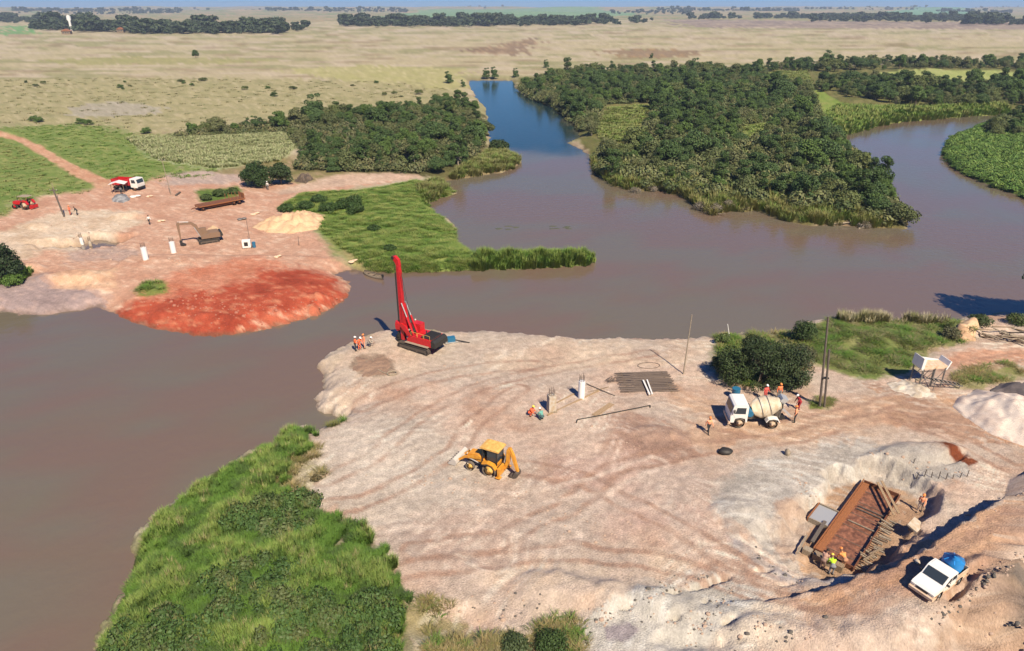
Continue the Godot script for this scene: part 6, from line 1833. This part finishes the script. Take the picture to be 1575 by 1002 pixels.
func body_field(j: Dictionary) -> Array:
	# bone: from, to, radii, region (0 skin, 1 shirt, 2 trousers, 3 boots)
	var bones := [
		[j.hip + V(0, 0, -0.06), j.hip + V(0, 0, 0.06), 0.125, 0.125, 2], [j.hip, j.belly, 0.13, 0.125, 2], [j.belly, j.chest, 0.13, 0.145, 1],
		[j.chest + V(0, 0, -0.08), j.chest + V(0, 0, 0.08), 0.115, 0.115, 1], [j.chest, j.neck, 0.12, 0.06, 1], [j.neck, j.head, 0.055, 0.06, 0], [j.head, j.crown, 0.098, 0.095, 0]]
	for k in ["l", "r"]:
		bones.append([j.chest.lerp(j["sh" + k], 0.6), j["sh" + k], 0.08, 0.072, 1])
		bones.append([j["sh" + k], j["el" + k], 0.066, 0.05, 1])
		bones.append([j["el" + k], j["wr" + k], 0.048, 0.034, 0 if k == "x" else 1])
		bones.append([j["hp" + k], j["kn" + k], 0.098, 0.066, 2])
		bones.append([j["kn" + k], j["an" + k], 0.064, 0.046, 2])
		bones.append([j["an" + k] + V(-0.04, -0.03, 0), j["toe" + k], 0.052, 0.04, 3])
	var lo := V(9, 9, 9)
	var hi := -lo
	for b in bones:
		for p in [b[0], b[1]]:
			lo = lo.min(p)
			hi = hi.max(p)
	var cs := 0.034
	lo -= V(0.22, 0.12, 0.22)
	hi += V(0.22, 0.22, 0.22)
	var n := Vector3i((hi - lo) / cs) + Vector3i(2, 2, 2)
	var f := PackedFloat32Array()
	f.resize(n.x * n.y * n.z)
	f.fill(0.3)
	var reg := PackedByteArray()
	reg.resize(f.size())
	var near := PackedFloat32Array()
	near.resize(f.size())
	near.fill(9.0)
	for b in bones:
		var a: Vector3 = b[0]
		var ab: Vector3 = b[1] - b[0]
		var l2 := maxf(ab.length_squared(), 1e-6)
		var m: float = maxf(b[2], b[3]) + 0.11
		var i0 := Vector3i((a.min(b[1]) - V(m, m, m) - lo) / cs).clamp(Vector3i.ZERO, n - Vector3i.ONE)
		var i1 := Vector3i((a.max(b[1]) + V(m, m, m) - lo) / cs).clamp(Vector3i.ZERO, n - Vector3i.ONE)
		for y in range(i0.y, i1.y + 1):
			for z in range(i0.z, i1.z + 1):
				for x in range(i0.x, i1.x + 1):
					var p := lo + V(x, y, z) * cs
					var t := clampf((p - a).dot(ab) / l2, 0.0, 1.0)
					var d: float = p.distance_to(a + ab * t) - lerpf(b[2], b[3], t)
					var k := (y * n.z + z) * n.x + x
					if d < near[k]:
						near[k] = d
						reg[k] = b[4]
					var h := clampf(0.5 + 0.5 * (f[k] - d) / 0.05, 0.0, 1.0)
					f[k] = lerpf(f[k], d, h) - 0.05 * h * (1.0 - h)
	return [f, reg, n, lo, cs]

func body_mesh(j: Dictionary, cols: Array) -> MB:
	var r := body_field(j)
	var f: PackedFloat32Array = r[0]
	var reg: PackedByteArray = r[1]
	var n: Vector3i = r[2]
	var lo: Vector3 = r[3]
	var cs: float = r[4]
	var b := MB.new()
	var id := {}
	var sx := 1
	var sz := n.x
	var sy := n.x * n.z
	var off := [0, sx, sz, sx + sz, sy, sy + sx, sy + sz, sy + sx + sz]
	for y in n.y - 1:
		for z in n.z - 1:
			for x in n.x - 1:
				var k := y * sy + z * sz + x
				var ins := 0
				for o in off:
					if f[k + o] < 0.0:
						ins += 1
				if ins == 0 or ins == 8:
					continue
				var p := Vector3.ZERO
				var c := 0
				for e in [[0, 1], [2, 3], [4, 5], [6, 7], [0, 2], [1, 3], [4, 6], [5, 7], [0, 4], [1, 5], [2, 6], [3, 7]]:
					var fa := f[k + off[e[0]]]
					var fb := f[k + off[e[1]]]
					if (fa < 0.0) != (fb < 0.0):
						var t := fa / (fa - fb)
						var pa := V(e[0] & 1, e[0] >> 2, (e[0] >> 1) & 1)
						var pb := V(e[1] & 1, e[1] >> 2, (e[1] >> 1) & 1)
						p += pa.lerp(pb, t)
						c += 1
				p = lo + (V(x, y, z) + p / c) * cs
				var g := V(f[k + 1] - f[k] + f[k + sy + 1] - f[k + sy], f[k + sy] - f[k] + f[k + sy + 1] - f[k + 1], f[k + sz] - f[k] + f[k + sz + sy] - f[k + sy])
				b.col = cols[reg[k]]
				id[k] = b.vert(p, g.normalized())
	for k in id:
		var x: int = k % n.x
		var z: int = (k / n.x) % n.z
		var y: int = k / sy
		for e in [[sx, sy, sz], [sy, sx, sz], [sz, sx, sy]]:
			if (f[k] < 0.0) == (f[k + e[0]] < 0.0):
				continue
			var q := [k, k - e[1], k - e[1] - e[2], k - e[2]]
			if id.has(q[1]) and id.has(q[2]) and id.has(q[3]):
				b.face(id[q[0]], id[q[1]], id[q[2]])
				b.face(id[q[0]], id[q[2]], id[q[3]])
	# hands with five fingers, nose and ears
	b.col = cols[0]
	for k in ["l", "r"]:
		var s := -1.0 if k == "l" else 1.0
		var w: Vector3 = j["wr" + k]
		var d: Vector3 = (w - j["el" + k]).normalized()
		var side := d.cross(V(1, 0, 0.2) if absf(d.x) < 0.8 else V(0, 1, 0)).normalized()
		var nn := side.cross(d)
		b.ball(w + d * 0.05, V(0.042, 0.05, 0.022), 8, 6, Basis(side, d, nn))
		for i in 4:
			var st := w + d * 0.085 + side * (i - 1.5) * 0.02
			var kn: Vector3 = st + d * (0.034 if i == 1 else 0.029) + nn * 0.008
			b.tube(st, kn, 0.010, 0.009, 5)
			b.tube(kn, kn + d * 0.028 + nn * 0.02 * s, 0.009, 0.007, 5)
		var th := w + d * 0.035 + side * 0.04
		b.tube(th, th + d * 0.035 + side * 0.025, 0.012, 0.010, 5)
		b.tube(th + d * 0.035 + side * 0.025, th + d * 0.06 + side * 0.028, 0.010, 0.008, 5)
	var hu: Vector3 = (j.crown - j.head).normalized()
	var fw := hu.cross(V(0, 0, -1)).normalized()
	if fw.x < 0:
		fw = -fw
	b.ball(j.head + fw * 0.1, V(0.02, 0.028, 0.016), 6, 4)
	b.ball(j.head + fw * 0.083 - hu * 0.045, V(0.02, 0.01, 0.03), 6, 4)
	for s in [-1.0, 1.0]:
		b.ball(j.head + V(0, 0, s * 0.098), V(0.025, 0.035, 0.014), 6, 4)
	b.col = Color(0.01, 0.01, 0.01)
	for s in [-1.0, 1.0]:
		b.ball(j.head + fw * 0.088 + hu * 0.035 + V(0, 0, s * 0.035), V(0.012, 0.01, 0.014), 6, 4)
	return b

func person(kind: String, px: float, py: float, yaw: float, shirt: Color, trousers: Color, hat: String, label: String, sc := 1.0, group := "") -> void:
	var j := pose(kind)
	var o := thing("person", label, "person", gpt(px, py), yaw, group)
	o.scale = V(sc, sc, sc)
	put("body", body_mesh(j, [Color(0.22, 0.11, 0.07), shirt, trousers, Color(0.03, 0.025, 0.02)]), mat("clothed_body", 1, 1, 1, 0.85, 0.0, true), o)
	var hu: Vector3 = (j.crown - j.head).normalized()
	var bs := Basis(Quaternion(Vector3.UP, hu))
	if hat:
		var hc := {"white": Color(0.8, 0.8, 0.78), "orange": Color(0.8, 0.25, 0.06), "yellow": Color(0.8, 0.6, 0.08)}
		var c: Color = hc[hat]
		var m := mat("helmet_" + hat, c.r, c.g, c.b, 0.35)
		var h := put("helmet", MB.new().ball(j.crown + hu * 0.015, V(0.13, 0.13, 0.118), 14, 6, bs, 0.0, 0.5), m, o)
		put("brim", MB.new().ball(j.crown + hu * 0.012 + bs * V(0.05, 0, 0), V(0.15, 0.012, 0.12), 14, 4, bs), m, h)
	else:
		put("hair", MB.new().ball(j.crown + hu * 0.012 - bs * V(0.012, 0, 0), V(0.112, 0.105, 0.108), 12, 6, bs, 0.0, 0.55), mat("hair", 0.015, 0.011, 0.009, 0.7), o)

func make_people() -> void:
	var orange := Color(0.80, 0.21, 0.085)
	var pale_orange := Color(0.85, 0.33, 0.18)
	var maroon := Color(0.30, 0.02, 0.03)
	var dark := Color(0.025, 0.03, 0.035)
	var grey := Color(0.13, 0.13, 0.13)
	person("walk", 1089, 667, yawdir(0.3, 1.0), pale_orange, dark, "orange", "worker in orange shirt walking alone on the sand before the mixer truck")
	person("stand", 1222, 650, yawdir(-0.8, -0.4), pale_orange, dark, "orange", "worker in orange shirt standing behind the mixer truck's chute")
	person("stoop", 1228, 630, yawdir(-1.0, 0.1), maroon, maroon, "white", "worker in maroon overalls stooping towards the mixer truck's chute")
	person("work", 1176, 616, yawdir(0.3, 0.9), Color(0.62, 0.10, 0.08), Color(0.5, 0.09, 0.08), "white", "worker in red overalls and white helmet behind the mixer drum")
	person("stand", 1197, 614, yawdir(0.2, 1.0), orange, grey, "orange", "worker in orange vest standing beside the mixer drum under the bushes")
	person("squat", 816, 640, yawdir(0.9, 0.4), Color(0.85, 0.14, 0.05), Color(0.75, 0.13, 0.05), "yellow", "worker in orange overalls crouching beside the grey column")
	person("squat", 833, 646, yawdir(-0.6, -0.7), Color(0.12, 0.33, 0.28), Color(0.05, 0.10, 0.10), "white", "worker in a teal shirt crouching beside the grey column")
	person("walk", 1414, 788, yawdir(-0.6, 0.6), pale_orange, Color(0.4, 0.3, 0.24), "orange", "worker in a faded orange shirt walking on the bank above the foundation")
	person("bend", 1278, 884, yawdir(0.2, -1.0), Color(0.45, 0.75, 0.03), Color(0.2, 0.2, 0.22), "yellow", "worker in a bright yellow green vest bending at the foundation's end")
	person("bend", 1296, 874, yawdir(-0.2, -1.0), Color(0.85, 0.32, 0.10), Color(0.4, 0.2, 0.12), "orange", "worker in a glowing orange vest bending at the foundation's end")
	person("stoop", 1264, 876, yawdir(0.7, -0.6), Color(0.42, 0.25, 0.19), Color(0.25, 0.16, 0.13), "", "bareheaded worker in a brown shirt stooping at the foundation's end")
	person("work", 547, 540, yawdir(1.0, -0.2), Color(0.85, 0.15, 0.05), dark, "white", "worker in orange and black beside the drilling rig's wet patch")
	person("stoop", 553, 538, yawdir(0.7, 0.6), Color(0.85, 0.17, 0.07), Color(0.8, 0.16, 0.06), "white", "worker all in orange stooping beside the wet patch at the river")
	person("stand", 561, 536, yawdir(-0.9, 0.3), Color(0.88, 0.26, 0.13), Color(0.6, 0.3, 0.2), "orange", "worker in pale orange standing closest to the river by the wet patch")
	person("squat", 568, 533, yawdir(0.9, 0.0), Color(0.4, 0.33, 0.26), grey, "white", "worker in a dusty shirt crouching between the rig and the orange group")
	person("work", 108, 331, yawdir(1.0, 0.1), Color(0.8, 0.2, 0.1), Color(0.5, 0.15, 0.1), "orange", "worker in orange beside the dark leaning pole on the far bank")
	person("stoop", 119, 331, yawdir(-0.9, 0.4), dark, dark, "", "person in dark clothes beside the leaning pole on the far bank")
	person("walk", 230, 346, yawdir(0.9, 0.4), Color(0.7, 0.7, 0.66), dark, "", "person in a white shirt walking behind the white columns")
	person("stand", 187, 300, yawdir(0.3, 0.9), grey, dark, "", "person in grey standing before the tarp shelter")
	person("stand", 412, 292, yawdir(0.0, 1.0), Color(0.6, 0.55, 0.5), grey, "white", "person standing in the shade under the big round tree")

func build_rest() -> void:
	paints()
	make_pit()
	drilling_rig()
	backhoe()
	mixer_truck()
	pickup()
	excavator()
	far_machines()
	make_site()
	make_people()
	make_far()
	driftwood()
	print("objects ", Time.get_ticks_msec())
	make_protos()
	make_tufts()
	make_woods()
	make_plants()

func _ready() -> void:
	nz.seed = 11
	nz.noise_type = FastNoiseLite.TYPE_SIMPLEX_SMOOTH
	nz.frequency = 0.01
	nz.fractal_octaves = 3
	rng.seed = 4242
	var cam := Camera3D.new()
	cam.name = "camera"
	cam.position = Vector3(0, CAM_H, 0)
	cam.rotation.x = -PITCH
	cam.fov = 51.0156
	cam.near = 0.5
	cam.far = 20000.0
	cam.current = true
	add_child(cam)
	var env := Environment.new()
	env.background_mode = Environment.BG_SKY
	var sky := Sky.new()
	var sm := ProceduralSkyMaterial.new()
	sm.sky_top_color = Color(0.11, 0.25, 0.50)
	sm.sky_horizon_color = Color(0.37, 0.60, 0.77)
	sm.sky_curve = 0.12
	sm.ground_horizon_color = Color(0.50, 0.62, 0.72)
	sm.ground_bottom_color = Color(0.35, 0.32, 0.28)
	sky.sky_material = sm
	env.sky = sky
	env.tonemap_mode = Environment.TONE_MAPPER_LINEAR
	env.tonemap_exposure = 1.58
	env.sdfgi_enabled = true
	env.ssao_enabled = true
	env.ssil_enabled = true
	env.fog_enabled = true
	env.fog_light_color = Color(0.80, 0.88, 1.0)
	env.fog_density = 0.00013
	var we := WorldEnvironment.new()
	we.name = "daylight"
	we.environment = env
	add_child(we)
	var sun := DirectionalLight3D.new()
	sun.name = "sun"
	sun.light_energy = 1.55
	sun.light_color = Color(1.0, 0.94, 0.84)
	sun.light_angular_distance = 0.53
	sun.shadow_enabled = true
	add_child(sun)
	var el := deg_to_rad(48.0)
	var az := deg_to_rad(-26.0)
	sun.look_at_from_position(Vector3.ZERO, Vector3(sin(az) * cos(el), -sin(el), -cos(az) * cos(el)))
	var t0 := Time.get_ticks_msec()
	make_shores()
	print("shores ", Time.get_ticks_msec() - t0)
	make_ground_lists()
	make_tracks()
	make_ground()
	print("ground ", Time.get_ticks_msec() - t0)
	make_water()
	build_rest()
	print("all ", Time.get_ticks_msec() - t0)
